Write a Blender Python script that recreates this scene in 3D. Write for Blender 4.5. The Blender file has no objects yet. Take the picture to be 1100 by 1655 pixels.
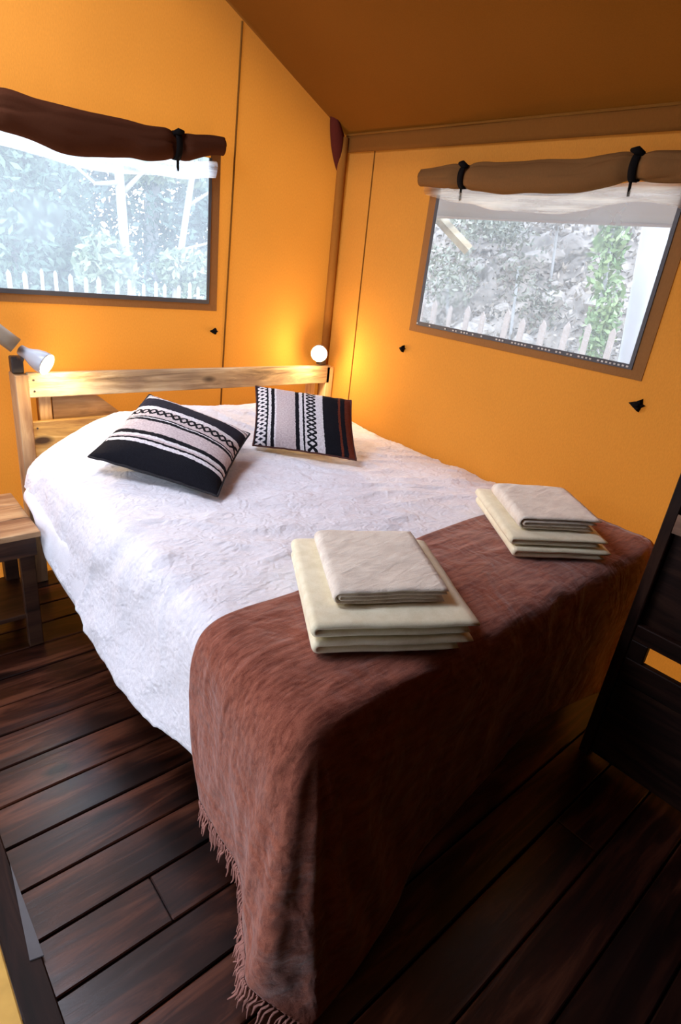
import bpy, math, random
import numpy as np
from mathutils import Matrix, Vector, noise as mnoise

random.seed(7); rng = np.random.default_rng(7)
scene = bpy.context.scene
COL = scene.collection

# ------------------------------------------------------------------ camera
cam_d = bpy.data.cameras.new('camera'); cam = bpy.data.objects.new('camera', cam_d); COL.objects.link(cam)
RT = [(0.7533759, -0.6475902, 0.1142436), (-0.1802621, -0.3704548, -0.9111909), (0.6324004, 0.6658755, -0.3958277)]
m = Matrix((
    (RT[0][0], -RT[1][0], -RT[2][0], 0.0),
    (RT[0][1], -RT[1][1], -RT[2][1], 0.0),
    (RT[0][2], -RT[1][2], -RT[2][2], 1.5),
    (0, 0, 0, 1)))
cam.matrix_world = m
cam_d.sensor_fit = 'HORIZONTAL'; cam_d.sensor_width = 36.0; cam_d.lens = 932.405 * 36.0 / 1100.0
cam_d.clip_start = 0.02; cam_d.clip_end = 200
scene.camera = cam

# ------------------------------------------------------------------ world, lights, exposure
W_STRENGTH = 6.7
world = bpy.data.worlds.new('world'); scene.world = world; world.use_nodes = True
wn = world.node_tree; bg = wn.nodes['Background']
bg.inputs['Strength'].default_value = W_STRENGTH
tc = wn.nodes.new('ShaderNodeTexCoord'); sep = wn.nodes.new('ShaderNodeSeparateXYZ')
rmp = wn.nodes.new('ShaderNodeValToRGB')
wn.links.new(tc.outputs['Generated'], sep.inputs[0]); wn.links.new(sep.outputs['Z'], rmp.inputs[0])
rmp.color_ramp.elements[0].position = 0.0; rmp.color_ramp.elements[0].color = (0.82, 0.90, 1.0, 1)
rmp.color_ramp.elements[1].position = 0.9; rmp.color_ramp.elements[1].color = (0.60, 0.76, 1.0, 1)
wn.links.new(rmp.outputs[0], bg.inputs['Color'])

def area_light(name, loc, direction, sx, sy, power, color):
    d = bpy.data.lights.new(name, 'AREA'); d.shape = 'RECTANGLE'; d.size = sx; d.size_y = sy
    d.energy = power; d.color = color
    o = bpy.data.objects.new(name, d); COL.objects.link(o); o.location = loc
    o.rotation_euler = Vector(direction).to_track_quat('-Z', 'Y').to_euler()
    return o
# daylight of the clear panel in the left roof slope and of the doorway in the left wall (both outside the frame)
area_light('roof_panel_daylight', (-0.10, 2.02, 2.665), (0.53, 0.0, -0.85), 0.66, 0.86, 31, (0.82, 0.86, 1.0))
area_light('doorway_daylight', (-0.88, 1.85, 1.52), (1, 0.0, -0.35), 1.00, 0.66, 2.5, (0.74, 0.82, 1.0))
area_light('entrance_daylight', (-0.88, 0.90, 0.42), (1, 0.0, -0.05), 0.50, 0.60, 9, (0.78, 0.84, 1.0))

vs = scene.view_settings
vs.view_transform = 'Standard'; vs.look = 'None'; vs.gamma = 1.0; vs.use_curve_mapping = False
vs.exposure = 0.0
cy = scene.cycles
cy.max_bounces = 8; cy.diffuse_bounces = 5; cy.transparent_max_bounces = 12; cy.transmission_bounces = 5
cy.caustics_reflective = False; cy.caustics_refractive = False
cy.sample_clamp_indirect = 6.0; cy.use_denoising = True

# ------------------------------------------------------------------ object helpers
def props(o, label=None, cat=None, group=None, kind=None):
    if label: o['label'] = label
    if cat: o['category'] = cat
    if group: o['group'] = group
    if kind: o['kind'] = kind
    return o
def empty(name, loc=(0, 0, 0), **k):
    o = bpy.data.objects.new(name, None); COL.objects.link(o); o.location = loc
    o.empty_display_size = 0.05
    return props(o, **k)
def link_mesh(name, me, mat=None, parent=None, loc=None, smooth=False, **k):
    if mat and not me.materials: me.materials.append(mat)
    if smooth: me.polygons.foreach_set('use_smooth', [True] * len(me.polygons))
    o = bpy.data.objects.new(name, me); COL.objects.link(o)
    if loc is not None: o.location = loc
    if parent:
        o.parent = parent
        # geometry is written in world coordinates unless loc is given in the parent's frame
        if loc is None: o.matrix_parent_inverse = Matrix.Translation(parent.location).inverted()
    return props(o, **k)
def mesh(name, verts, faces):
    me = bpy.data.meshes.new(name)
    me.from_pydata([tuple(map(float, v)) for v in verts], [], [tuple(map(int, f)) for f in faces]); me.update()
    return me
class MB:
    """collects shapes, then becomes one mesh object"""
    def __init__(s): s.v = []; s.f = []
    def add(s, vs, fs):
        b = len(s.v); s.v += [tuple(map(float, q)) for q in vs]; s.f += [tuple(b + i for i in q) for q in fs]; return s
    def box(s, x0, x1, y0, y1, z0, z1, c=0.0, M=None):
        if c <= 0:
            vs = [(x, y, z) for x in (x0, x1) for y in (y0, y1) for z in (z0, z1)]
            fs = [(0, 1, 3, 2), (4, 6, 7, 5), (0, 4, 5, 1), (2, 3, 7, 6), (0, 2, 6, 4), (1, 5, 7, 3)]
        else:       # chamfered box: 24 vertices
            vs = []; idx = {}
            X = ((x0, 1), (x1, -1)); Y = ((y0, 1), (y1, -1)); Z = ((z0, 1), (z1, -1))
            for i, (x, sx) in enumerate(X):
                for j, (y, sy) in enumerate(Y):
                    for k, (z, sz) in enumerate(Z):
                        for a in range(3):
                            p = [x + sx * c, y + sy * c, z + sz * c]; p[a] = (x, y, z)[a]
                            idx[(i, j, k, a)] = len(vs); vs.append(tuple(p))
            I = idx; fs = []
            for i in (0, 1):
                q = [I[(i, 0, 0, 0)], I[(i, 0, 1, 0)], I[(i, 1, 1, 0)], I[(i, 1, 0, 0)]]; fs.append(q if i == 0 else q[::-1])
                q = [I[(0, i, 0, 1)], I[(1, i, 0, 1)], I[(1, i, 1, 1)], I[(0, i, 1, 1)]]; fs.append(q if i == 0 else q[::-1])
                q = [I[(0, 0, i, 2)], I[(0, 1, i, 2)], I[(1, 1, i, 2)], I[(1, 0, i, 2)]]; fs.append(q if i == 0 else q[::-1])
            for j in (0, 1):
                for k in (0, 1):
                    fs.append([I[(0, j, k, 1)], I[(1, j, k, 1)], I[(1, j, k, 2)], I[(0, j, k, 2)]][:: (1 if (j ^ k) else -1)])
                    fs.append([I[(j, 0, k, 0)], I[(j, 1, k, 0)], I[(j, 1, k, 2)], I[(j, 0, k, 2)]][:: (-1 if (j ^ k) else 1)])
                    fs.append([I[(j, k, 0, 0)], I[(j, k, 1, 0)], I[(j, k, 1, 1)], I[(j, k, 0, 1)]][:: (1 if (j ^ k) else -1)])
            for i in (0, 1):
                for j in (0, 1):
                    for k in (0, 1):
                        t = [I[(i, j, k, 0)], I[(i, j, k, 1)], I[(i, j, k, 2)]]
                        fs.append(t if (i + j + k) % 2 == 0 else t[::-1])
        if M is not None: vs = [tuple(M @ Vector(q)) for q in vs]
        return s.add(vs, fs)
    def tube(s, pts, rad, n=12, cap=True, squash=None):
        pts = [Vector(p) for p in pts]
        if not hasattr(rad, '__len__'): rad = [rad] * len(pts)
        b = len(s.v); up = Vector((0, 0, 1))
        for i, p in enumerate(pts):
            t = (pts[min(i + 1, len(pts) - 1)] - pts[max(i - 1, 0)]).normalized()
            if i == 0:
                ref = up if abs(t.z) < 0.9 else Vector((1, 0, 0)); a = t.cross(ref).normalized()
            a = (a - t * a.dot(t)).normalized(); c = t.cross(a)
            for k in range(n):
                an = 2 * math.pi * k / n
                s.v.append(tuple(p + (a * math.cos(an) + c * math.sin(an)) * rad[i]))
        for i in range(len(pts) - 1):
            for k in range(n):
                s.f.append((b + i * n + k, b + i * n + (k + 1) % n, b + (i + 1) * n + (k + 1) % n, b + (i + 1) * n + k))
        if cap:
            s.f.append(tuple(b + k for k in range(n))[::-1]); e = b + (len(pts) - 1) * n; s.f.append(tuple(e + k for k in range(n)))
        return s
    def make(s, name, mat, parent=None, smooth=False, **k):
        return link_mesh(name, mesh(name, s.v, s.f), mat, parent, smooth=smooth, **k)
def grid_faces(nu, nv, wrap=False, flip=False):
    f = []
    for j in range(nv - 1):
        for i in range(nu - 1 if not wrap else nu):
            a = j * nu + i; b = j * nu + (i + 1) % nu
            q = (a, b, b + nu, a + nu); f.append(q[::-1] if flip else q)
    return f
def nz(x, y, z=0.0, s=1.0): return mnoise.noise(Vector((x * s, y * s, z * s)))
def catmull(P, t):
    n = len(P); i = min(int(t), n - 2); u = t - i
    p0 = P[max(i - 1, 0)]; p1 = P[i]; p2 = P[i + 1]; p3 = P[min(i + 2, n - 1)]
    if i == 0: p0 = 2 * p1 - p2
    if i + 2 > n - 1: p3 = 2 * p2 - p1
    # slightly tight spline: less overshoot over uneven spacing
    m1 = (p2 - p0) * 0.42; m2 = (p3 - p1) * 0.42
    u2 = u * u; u3 = u2 * u
    return (2 * u3 - 3 * u2 + 1) * p1 + (u3 - 2 * u2 + u) * m1 + (-2 * u3 + 3 * u2) * p2 + (u3 - u2) * m2
def loft(ctrl, nu, nv):
    """ctrl[rows][cols] of points -> array nv x nu x 3"""
    C = np.array(ctrl, float); R, K, _ = C.shape
    tu = np.linspace(0, K - 1, nu)
    rows = np.array([[catmull(C[r], t) for t in tu] for r in range(R)])
    tv = np.linspace(0, R - 1, nv)
    return np.array([catmull(rows, t) for t in tv])
def grid_normals(G):
    du = np.gradient(G, axis=1); dv = np.gradient(G, axis=0)
    n = np.cross(du, dv); return n / (np.linalg.norm(n, axis=2, keepdims=True) + 1e-9)
def sheet(name, G, th, mat, parent=None, **k):
    """closed thin cloth from a grid of points, thickness th below it"""
    nv, nu, _ = G.shape; N = grid_normals(G)
    if N[..., 2].mean() < 0: N = -N
    A = G.reshape(-1, 3); B = (G - N * th).reshape(-1, 3); n = nu * nv
    F = [q for q in grid_faces(nu, nv)] + [tuple(n + i for i in q[::-1]) for q in grid_faces(nu, nv)]
    rim = [i for i in range(nu)] + [j * nu + nu - 1 for j in range(1, nv)] + [(nv - 1) * nu + i for i in range(nu - 2, -1, -1)] + [j * nu for j in range(nv - 2, 0, -1)]
    for a, b in zip(rim, rim[1:] + rim[:1]): F.append((b, a, n + a, n + b))
    return link_mesh(name, mesh(name, np.vstack([A, B]), F), mat, parent, smooth=True, **k)

# ------------------------------------------------------------------ material helpers
def new_mat(name):
    mt = bpy.data.materials.new(name); mt.use_nodes = True; nt = mt.node_tree
    return mt, nt, nt.nodes['Principled BSDF']
def N(nt, t, **k):
    n = nt.nodes.new(t)
    for a, b in k.items():
        if hasattr(n, a): setattr(n, a, b)
        else: n.inputs[a.replace('_', ' ')].default_value = b
    return n
def coords(nt, scale=(1, 1, 1), random_off=0.0, rot=(0, 0, 0)):
    t = nt.nodes.new('ShaderNodeTexCoord'); mp = nt.nodes.new('ShaderNodeMapping')
    mp.inputs['Scale'].default_value = scale; mp.inputs['Rotation'].default_value = rot
    src = t.outputs['Object']
    if random_off:
        oi = nt.nodes.new('ShaderNodeObjectInfo'); mul = nt.nodes.new('ShaderNodeMath'); mul.operation = 'MULTIPLY'
        mul.inputs[1].default_value = random_off; nt.links.new(oi.outputs['Random'], mul.inputs[0])
        add = nt.nodes.new('ShaderNodeVectorMath'); add.operation = 'ADD'
        nt.links.new(src, add.inputs[0]); nt.links.new(mul.outputs[0], add.inputs[1]); src = add.outputs[0]
    nt.links.new(src, mp.inputs['Vector']); return mp.outputs[0]
def ramp(nt, stops, interp='LINEAR'):
    r = nt.nodes.new('ShaderNodeValToRGB'); e = r.color_ramp.elements; r.color_ramp.interpolation = interp
    while len(e) < len(stops): e.new(0.5)
    for el, (p, c) in zip(e, stops): el.position = p; el.color = (*c, 1)
    return r
def bump(nt, height, dist, strength=1.0, prev=None):
    b = nt.nodes.new('ShaderNodeBump'); b.inputs['Distance'].default_value = dist; b.inputs['Strength'].default_value = strength
    nt.links.new(height, b.inputs['Height'])
    if prev: nt.links.new(prev, b.inputs['Normal'])
    return b.outputs[0]
def plain(name, col, rough=0.6, metal=0.0, var=0.12, scale=18):
    mt, nt, p = new_mat(name)
    n = N(nt, 'ShaderNodeTexNoise', Scale=scale, Detail=3.0); nt.links.new(coords(nt), n.inputs['Vector'])
    r = ramp(nt, [(0.3, tuple(c * (1 - var) for c in col)), (0.7, tuple(min(1, c * (1 + var)) for c in col))])
    nt.links.new(n.outputs['Fac'], r.inputs[0]); nt.links.new(r.outputs[0], p.inputs['Base Color'])
    p.inputs['Roughness'].default_value = rough; p.inputs['Metallic'].default_value = metal
    return mt
def wood(name, cols, axis=0, rough=0.5, grain=1.0, blotch=(0, 0, 0), blotch_amt=0.5, knots=True, spec=0.4):
    """boards whose grain runs along the given axis"""
    mt, nt, p = new_mat(name)
    sc = [9.0, 9.0, 9.0]; sc[axis] = 0.9
    v = coords(nt, tuple(sc), 37.0)
    warp = N(nt, 'ShaderNodeTexNoise', Scale=1.1, Detail=2.0); nt.links.new(v, warp.inputs['Vector'])
    mx = nt.nodes.new('ShaderNodeVectorMath'); mx.operation = 'MULTIPLY_ADD'; mx.inputs[1].default_value = (1.6, 1.6, 1.6)
    nt.links.new(warp.outputs['Color'], mx.inputs[0]); nt.links.new(v, mx.inputs[2])
    g = N(nt, 'ShaderNodeTexNoise', Scale=2.2 * grain, Detail=8.0, Roughness=0.65); nt.links.new(mx.outputs[0], g.inputs['Vector'])
    r = ramp(nt, [(0.34, cols[0]), (0.49, cols[1]), (0.63, cols[2])]); nt.links.new(g.outputs['Fac'], r.inputs[0])
    sb = [2.6, 2.6, 2.6]; sb[axis] = 1.1
    vb = coords(nt, tuple(sb), 11.0)
    b = N(nt, 'ShaderNodeTexNoise', Scale=2.0, Detail=3.0); nt.links.new(vb, b.inputs['Vector'])
    br = ramp(nt, [(0.48, (0, 0, 0)), (0.62, (1, 1, 1))]); nt.links.new(b.outputs['Fac'], br.inputs[0])
    mm = nt.nodes.new('ShaderNodeMath'); mm.operation = 'MULTIPLY'; mm.inputs[1].default_value = blotch_amt
    nt.links.new(br.outputs[0], mm.inputs[0])
    mix = nt.nodes.new('ShaderNodeMixRGB'); nt.links.new(mm.outputs[0], mix.inputs[0]); nt.links.new(r.outputs[0], mix.inputs[1])
    mix.inputs[2].default_value = (*blotch, 1); out = mix.outputs[0]
    if knots:
        sk = [7.0, 7.0, 7.0]; sk[axis] = 3.2
        vk = coords(nt, tuple(sk), 5.0)
        vo = N(nt, 'ShaderNodeTexVoronoi', Scale=0.75); nt.links.new(vk, vo.inputs['Vector'])
        kr = ramp(nt, [(0.06, (1, 1, 1)), (0.13, (0, 0, 0))]); nt.links.new(vo.outputs['Distance'], kr.inputs[0])
        m2 = nt.nodes.new('ShaderNodeMixRGB'); nt.links.new(kr.outputs[0], m2.inputs[0]); nt.links.new(out, m2.inputs[1])
        m2.inputs[2].default_value = (*[c * 0.25 for c in cols[0]], 1); out = m2.outputs[0]
    nt.links.new(out, p.inputs['Base Color'])
    p.inputs['Roughness'].default_value = rough; p.inputs['Specular IOR Level'].default_value = spec
    nt.links.new(bump(nt, g.outputs['Fac'], 0.0015, 0.7), p.inputs['Normal'])
    return mt
def canvas(name, diff, trans, k_trans, weave=True, var=0.08):
    """tent cloth: reflects and lets daylight glow through"""
    mt, nt, p = new_mat(name); out = nt.nodes['Material Output']; nt.nodes.remove(p)
    v = coords(nt)
    n = N(nt, 'ShaderNodeTexNoise', Scale=1.7, Detail=3.0); nt.links.new(v, n.inputs['Vector'])
    f = N(nt, 'ShaderNodeTexNoise', Scale=260.0, Detail=2.0); nt.links.new(coords(nt, (1, 1, 0.35)), f.inputs['Vector'])
    av = nt.nodes.new('ShaderNodeMath'); av.operation = 'ADD'; nt.links.new(n.outputs['Fac'], av.inputs[0]); nt.links.new(f.outputs['Fac'], av.inputs[1])
    hv = nt.nodes.new('ShaderNodeMath'); hv.operation = 'MULTIPLY'; hv.inputs[1].default_value = 0.5; nt.links.new(av.outputs[0], hv.inputs[0])
    rd = ramp(nt, [(0.35, tuple(c * (1 - var) for c in diff)), (0.65, tuple(c * (1 + var) for c in diff))])
    rt = ramp(nt, [(0.35, tuple(c * (1 - var) for c in trans)), (0.65, tuple(min(1, c * (1 + var)) for c in trans))])
    nt.links.new(hv.outputs[0], rd.inputs[0]); nt.links.new(hv.outputs[0], rt.inputs[0])
    d = nt.nodes.new('ShaderNodeBsdfDiffuse'); t = nt.nodes.new('ShaderNodeBsdfTranslucent'); mx = nt.nodes.new('ShaderNodeMixShader')
    nt.links.new(rd.outputs[0], d.inputs[0]); nt.links.new(rt.outputs[0], t.inputs[0]); mx.inputs[0].default_value = k_trans
    w = N(nt, 'ShaderNodeTexNoise', Scale=3.2, Detail=2.0); nt.links.new(coords(nt, (1, 1, 0.4)), w.inputs['Vector'])
    nb = bump(nt, w.outputs['Fac'], 0.02, 0.5)
    if weave: nb = bump(nt, f.outputs['Fac'], 0.0008, 0.6, nb)
    nt.links.new(nb, d.inputs['Normal'])
    nt.links.new(d.outputs[0], mx.inputs[1]); nt.links.new(t.outputs[0], mx.inputs[2]); nt.links.new(mx.outputs[0], out.inputs[0])
    return mt
def film(name, haze, col=(0.95, 0.97, 1.0), noise_scale=3.0, streak=False):
    mt, nt, p = new_mat(name); out = nt.nodes['Material Output']; nt.nodes.remove(p)
    tr = nt.nodes.new('ShaderNodeBsdfTransparent'); tl = nt.nodes.new('ShaderNodeBsdfTranslucent'); tl.inputs[0].default_value = (*col, 1)
    gl = nt.nodes.new('ShaderNodeBsdfGlossy'); gl.inputs['Roughness'].default_value = 0.15; gl.inputs[0].default_value = (0.9, 0.9, 0.9, 1)
    n = N(nt, 'ShaderNodeTexNoise', Scale=noise_scale, Detail=5.0); nt.links.new(coords(nt, (0.35, 0.35, 6.0) if streak else (1, 1, 1)), n.inputs['Vector'])
    mr = N(nt, 'ShaderNodeMapRange'); mr.inputs[1].default_value = 0.3; mr.inputs[2].default_value = 0.7
    mr.inputs[3].default_value = haze * (0.25 if streak else 0.8); mr.inputs[4].default_value = min(1, haze * (2.4 if streak else 1.2)); nt.links.new(n.outputs['Fac'], mr.inputs[0])
    m1 = nt.nodes.new('ShaderNodeMixShader'); nt.links.new(mr.outputs[0], m1.inputs[0]); nt.links.new(tr.outputs[0], m1.inputs[1]); nt.links.new(tl.outputs[0], m1.inputs[2])
    m2 = nt.nodes.new('ShaderNodeMixShader'); m2.inputs[0].default_value = 0.004
    nt.links.new(m1.outputs[0], m2.inputs[1]); nt.links.new(gl.outputs[0], m2.inputs[2]); nt.links.new(m2.outputs[0], out.inputs[0])
    return mt
def cloth(name, c0, c1, fine=300.0, crinkle=(60, 60, 60), cr_dist=0.003, cr_str=0.6, rough=0.9, rot=(0, 0, 0), big=None, sheen=0.2, crack=False):
    mt, nt, p = new_mat(name)
    v = coords(nt, crinkle, rot=rot)
    n = N(nt, 'ShaderNodeTexNoise', Scale=1.0, Detail=5.0, Roughness=0.6, Distortion=0.4); nt.links.new(v, n.inputs['Vector'])
    f = N(nt, 'ShaderNodeTexNoise', Scale=fine, Detail=2.0); nt.links.new(coords(nt), f.inputs['Vector'])
    av = nt.nodes.new('ShaderNodeMath'); av.operation = 'MULTIPLY_ADD'; av.inputs[1].default_value = 0.5
    nt.links.new(f.outputs['Fac'], av.inputs[0]); nt.links.new(n.outputs['Fac'], av.inputs[2])
    r = ramp(nt, [(0.55, c0), (0.95, c1)]); nt.links.new(av.outputs[0], r.inputs[0]); nt.links.new(r.outputs[0], p.inputs['Base Color'])
    nb = None
    if big:
        bn = N(nt, 'ShaderNodeTexNoise', Scale=big[0], Detail=3.0, Distortion=0.6); nt.links.new(coords(nt, rot=rot), bn.inputs['Vector'])
        nb = bump(nt, bn.outputs['Fac'], big[1], 0.8)
    if crack:       # pressed-in crease cells of crinkled cotton
        cn = N(nt, 'ShaderNodeTexNoise', Scale=9.0, Detail=3.0); nt.links.new(coords(nt), cn.inputs['Vector'])
        cm = nt.nodes.new('ShaderNodeVectorMath'); cm.operation = 'MULTIPLY_ADD'; cm.inputs[1].default_value = (0.12, 0.12, 0.12)
        nt.links.new(cn.outputs['Color'], cm.inputs[0]); nt.links.new(coords(nt), cm.inputs[2])
        cv = N(nt, 'ShaderNodeTexVoronoi', Scale=55.0); cv.feature = 'SMOOTH_F1'; nt.links.new(cm.outputs[0], cv.inputs['Vector'])
        nb = bump(nt, cv.outputs['Distance'], 0.006, 0.6, nb)
    nb = bump(nt, n.outputs['Fac'], cr_dist, cr_str, nb)
    nb = bump(nt, f.outputs['Fac'], 0.0006, 0.5, nb)
    nt.links.new(nb, p.inputs['Normal']); p.inputs['Roughness'].default_value = rough
    p.inputs['Specular IOR Level'].default_value = 0.15; p.inputs['Sheen Weight'].default_value = sheen
    return mt
def lamp_emit(name, col, s):
    mt, nt, p = new_mat(name); p.inputs['Emission Color'].default_value = (*col, 1); p.inputs['Emission Strength'].default_value = s
    p.inputs['Base Color'].default_value = (1, 0.95, 0.85, 1); return mt

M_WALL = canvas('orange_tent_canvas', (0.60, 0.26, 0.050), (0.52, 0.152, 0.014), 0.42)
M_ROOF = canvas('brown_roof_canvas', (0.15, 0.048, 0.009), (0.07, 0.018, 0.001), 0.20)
M_TRIM = canvas('brown_canvas_band', (0.21, 0.078, 0.016), (0.14, 0.04, 0.003), 0.2)
M_SEAM = canvas('seam_thread', (0.20, 0.08, 0.015), (0.2, 0.07, 0.01), 0.1)
M_FLAP = canvas('dark_maroon_flap', (0.09, 0.018, 0.012), (0.1, 0.02, 0.01), 0.05)
M_BORDER = canvas('window_border_webbing', (0.34, 0.15, 0.05), (0.24, 0.075, 0.01), 0.25)
M_ZIP = plain('charcoal_zip_tape', (0.055, 0.05, 0.055), 0.6)
M_TEETH = plain('pale_zip_teeth', (0.5, 0.45, 0.4), 0.4)
M_FILM = film('milky_clear_film', 0.23)
M_FILMROLL = film('crumpled_rolled_film', 0.24, (0.93, 0.92, 0.95), 9.0, streak=True)
M_FILMROLL2 = film('crumpled_rolled_film_warm', 0.26, (0.98, 0.86, 0.74), 9.0, streak=True)
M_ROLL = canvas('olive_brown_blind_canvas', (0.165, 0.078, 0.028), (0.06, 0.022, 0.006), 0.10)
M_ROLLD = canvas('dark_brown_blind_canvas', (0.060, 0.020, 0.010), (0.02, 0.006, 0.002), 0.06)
M_STRAP = plain('black_webbing', (0.006, 0.005, 0.005), 0.95); M_STRAP.node_tree.nodes['Principled BSDF'].inputs['Specular IOR Level'].default_value = 0.05
M_FLOOR = wood('dark_stained_planks', [(0.005, 0.0014, 0.001), (0.036, 0.009, 0.0045), (0.115, 0.036, 0.018)], 0, 0.30, 1.0, (0.006, 0.002, 0.0015), 0.85, spec=0.5)
M_SUB = plain('dark_subfloor', (0.01, 0.007, 0.006), 0.9)
M_PINE = wood('worn_pine', [(0.13, 0.08, 0.05), (0.46, 0.32, 0.18), (0.74, 0.60, 0.40)], 0, 0.55, 0.8, (0.24, 0.15, 0.10), 0.85)
M_PINEZ = wood('worn_pine_upright', [(0.26, 0.13, 0.06), (0.50, 0.30, 0.14), (0.70, 0.48, 0.26)], 2, 0.55, 0.8, (0.34, 0.20, 0.12), 0.6)
M_GOLD = wood('golden_pine', [(0.22, 0.10, 0.03), (0.55, 0.33, 0.10), (0.78, 0.56, 0.24)], 0, 0.5, 0.7, (0.42, 0.24, 0.08), 0.5)
M_DARKW = wood('dark_brown_wood', [(0.006, 0.003, 0.002), (0.018, 0.007, 0.005), (0.035, 0.015, 0.009)], 2, 0.5, 1.0, (0.006, 0.003, 0.002), 0.6, spec=0.12)
M_DARKX = wood('dark_brown_wood_rail', [(0.006, 0.003, 0.002), (0.018, 0.007, 0.005), (0.035, 0.015, 0.009)], 1, 0.5, 1.0, (0.006, 0.003, 0.002), 0.6, spec=0.12)
M_STAND = wood('nightstand_pine', [(0.14, 0.055, 0.025), (0.42, 0.23, 0.11), (0.64, 0.42, 0.22)], 0, 0.5, 0.8, (0.22, 0.10, 0.05), 0.6)
M_STANDL = wood('nightstand_shaded_frame', [(0.015, 0.006, 0.003), (0.04, 0.014, 0.008), (0.07, 0.03, 0.015)], 0, 0.5, 0.8, (0.02, 0.008, 0.004), 0.6)  # frame colour darkened for the shade under the nightstand top
M_COVER = cloth('white_crinkled_cotton', (0.72, 0.70, 0.74), (0.84, 0.82, 0.86), 260, (34, 85, 60), 0.0035, 0.9, big=(7.0, 0.02), crack=True)
M_SHEET = cloth('smooth_white_sheet', (0.74, 0.72, 0.76), (0.86, 0.84, 0.88), 300, (14, 14, 14), 0.004, 0.5)
M_MATT = plain('mattress_ticking', (0.5, 0.48, 0.45), 0.9)
M_THROW = cloth('rose_brown_linen', (0.15, 0.030, 0.013), (0.35, 0.108, 0.062), 520, (16, 90, 45), 0.0028, 0.9, rot=(0, 0, 0.1), big=(7.0, 0.03), sheen=0.35)
M_FRINGE = plain('linen_fringe', (0.32, 0.14, 0.11), 0.95)
M_TOWEL = cloth('cream_terry_towel', (0.76, 0.68, 0.46), (0.88, 0.81, 0.60), 420, (30, 30, 30), 0.002, 0.5)
M_TOWEL2 = cloth('thin_hand_towel', (0.66, 0.57, 0.47), (0.86, 0.78, 0.66), 420, (16, 40, 30), 0.005, 0.9)
M_LAMPW = plain('white_enamel_lamp', (0.42, 0.42, 0.45), 0.3, var=0.02)
M_BRACKET = plain('dark_lamp_bracket', (0.04, 0.03, 0.028), 0.5)
M_ARM = plain('brown_lamp_arm', (0.26, 0.20, 0.14), 0.5)
M_BULB = lamp_emit('warm_bulb_face', (1.0, 0.90, 0.66), 14.0)
M_YELLOW = plain('yellow_canvas_sill', (0.62, 0.36, 0.08), 0.9)
M_GREY = plain('grey_galvanised_plate', (0.10, 0.095, 0.10), 0.7, 0.0)
# outdoors
def leafmat(name, a, b):
    mt, nt, p = new_mat(name); oi = nt.nodes.new('ShaderNodeNewGeometry')
    r = ramp(nt, [(0.0, a), (1.0, b)]); nt.links.new(oi.outputs['Random Per Island'], r.inputs[0]); nt.links.new(r.outputs[0], p.inputs['Base Color'])
    p.inputs['Roughness'].default_value = 0.6; return mt
M_LEAF_D = leafmat('dark_leaves', (0.035, 0.07, 0.05), (0.10, 0.16, 0.12))  # darkest leaf green, for the dense trees behind
M_LEAF_M = leafmat('mid_leaves', (0.05, 0.11, 0.07), (0.17, 0.25, 0.17))
M_LEAF_L = leafmat('pale_leaves', (0.12, 0.18, 0.10), (0.30, 0.36, 0.22))
M_LEAF_Y = leafmat('fresh_green_leaves', (0.10, 0.17, 0.05), (0.28, 0.35, 0.15))
M_BARK = plain('pale_bark', (0.36, 0.35, 0.34), 0.9, scale=6)
M_GRASS = plain('pale_gravel_ground', (0.40, 0.37, 0.31), 0.95, var=0.3, scale=3)
M_BANK = plain('stony_grey_bank', (0.26, 0.215, 0.18), 0.95, var=0.45, scale=5)
M_ROCK = plain('pale_rock', (0.33, 0.28, 0.24), 0.9, var=0.3, scale=4)
M_PICKET = plain('weathered_picket', (0.36, 0.35, 0.34), 0.8)
M_PICKET2 = plain('tan_picket', (0.30, 0.235, 0.20), 0.8)
M_AWN = canvas('beige_awning_canvas', (0.36, 0.24, 0.16), (0.16, 0.11, 0.07), 0.25)
M_RAFTER = wood('yellow_rafter_pine', [(0.28, 0.19, 0.09), (0.36, 0.27, 0.15), (0.42, 0.34, 0.21)], 0, 0.6)
M_WHITEP = plain('whitewashed_post', (0.42, 0.42, 0.44), 0.7, var=0.04)

# ------------------------------------------------------------------ the room
XR, YB, XL, YF = 2.226, 2.65, -0.90, -0.62
RIDGE_X, EAVE, SLOPE = 0.35, 2.085, 0.47
def roof_z(x):
    return EAVE + SLOPE * (XR - x) if x >= RIDGE_X else EAVE + SLOPE * (XR - RIDGE_X) - 0.62 * (RIDGE_X - x)
def cut(a, b, n, extra):
    v = sorted(set([round(a + (b - a) * i / n, 4) for i in range(n + 1)] + [e for e in extra]))
    out = []
    for t in v:
        if out and abs(t - out[-1]) < 0.02 and t not in extra: continue
        if out and abs(t - out[-1]) < 0.02 and out[-1] not in extra: out.pop()
        out.append(t)
    return out
def wall(name, mapper, us, zs, holes, top, inward, mat=None):
    """cloth wall with window openings; mapper(u, z) -> point; top(u) gives the upper edge"""
    V = []; F = []; nz_ = len(zs)
    for u in us:
        for k, z in enumerate(zs):
            zz = z if k < nz_ - 3 else zs[-3] + (top(u) - zs[-3]) * (k - (nz_ - 3)) / 2.0
            V.append(mapper(u, zz))
    for i in range(len(us) - 1):
        for k in range(nz_ - 1):
            uc = (us[i] + us[i + 1]) / 2; zc = (zs[k] + zs[k + 1]) / 2
            if k < nz_ - 3 and any(h[0] < uc < h[1] and h[2] < zc < h[3] for h in holes): continue
            a = i * nz_ + k; q = (a, a + nz_, a + nz_ + 1, a + 1); F.append(q if inward else q[::-1])
    return link_mesh(name, mesh(name, V, F), mat or M_WALL, kind='structure', smooth=True)
B0, B1, BZ0, BZ1 = 0.40, 1.463, 1.244, 1.850      # back window opening
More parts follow.
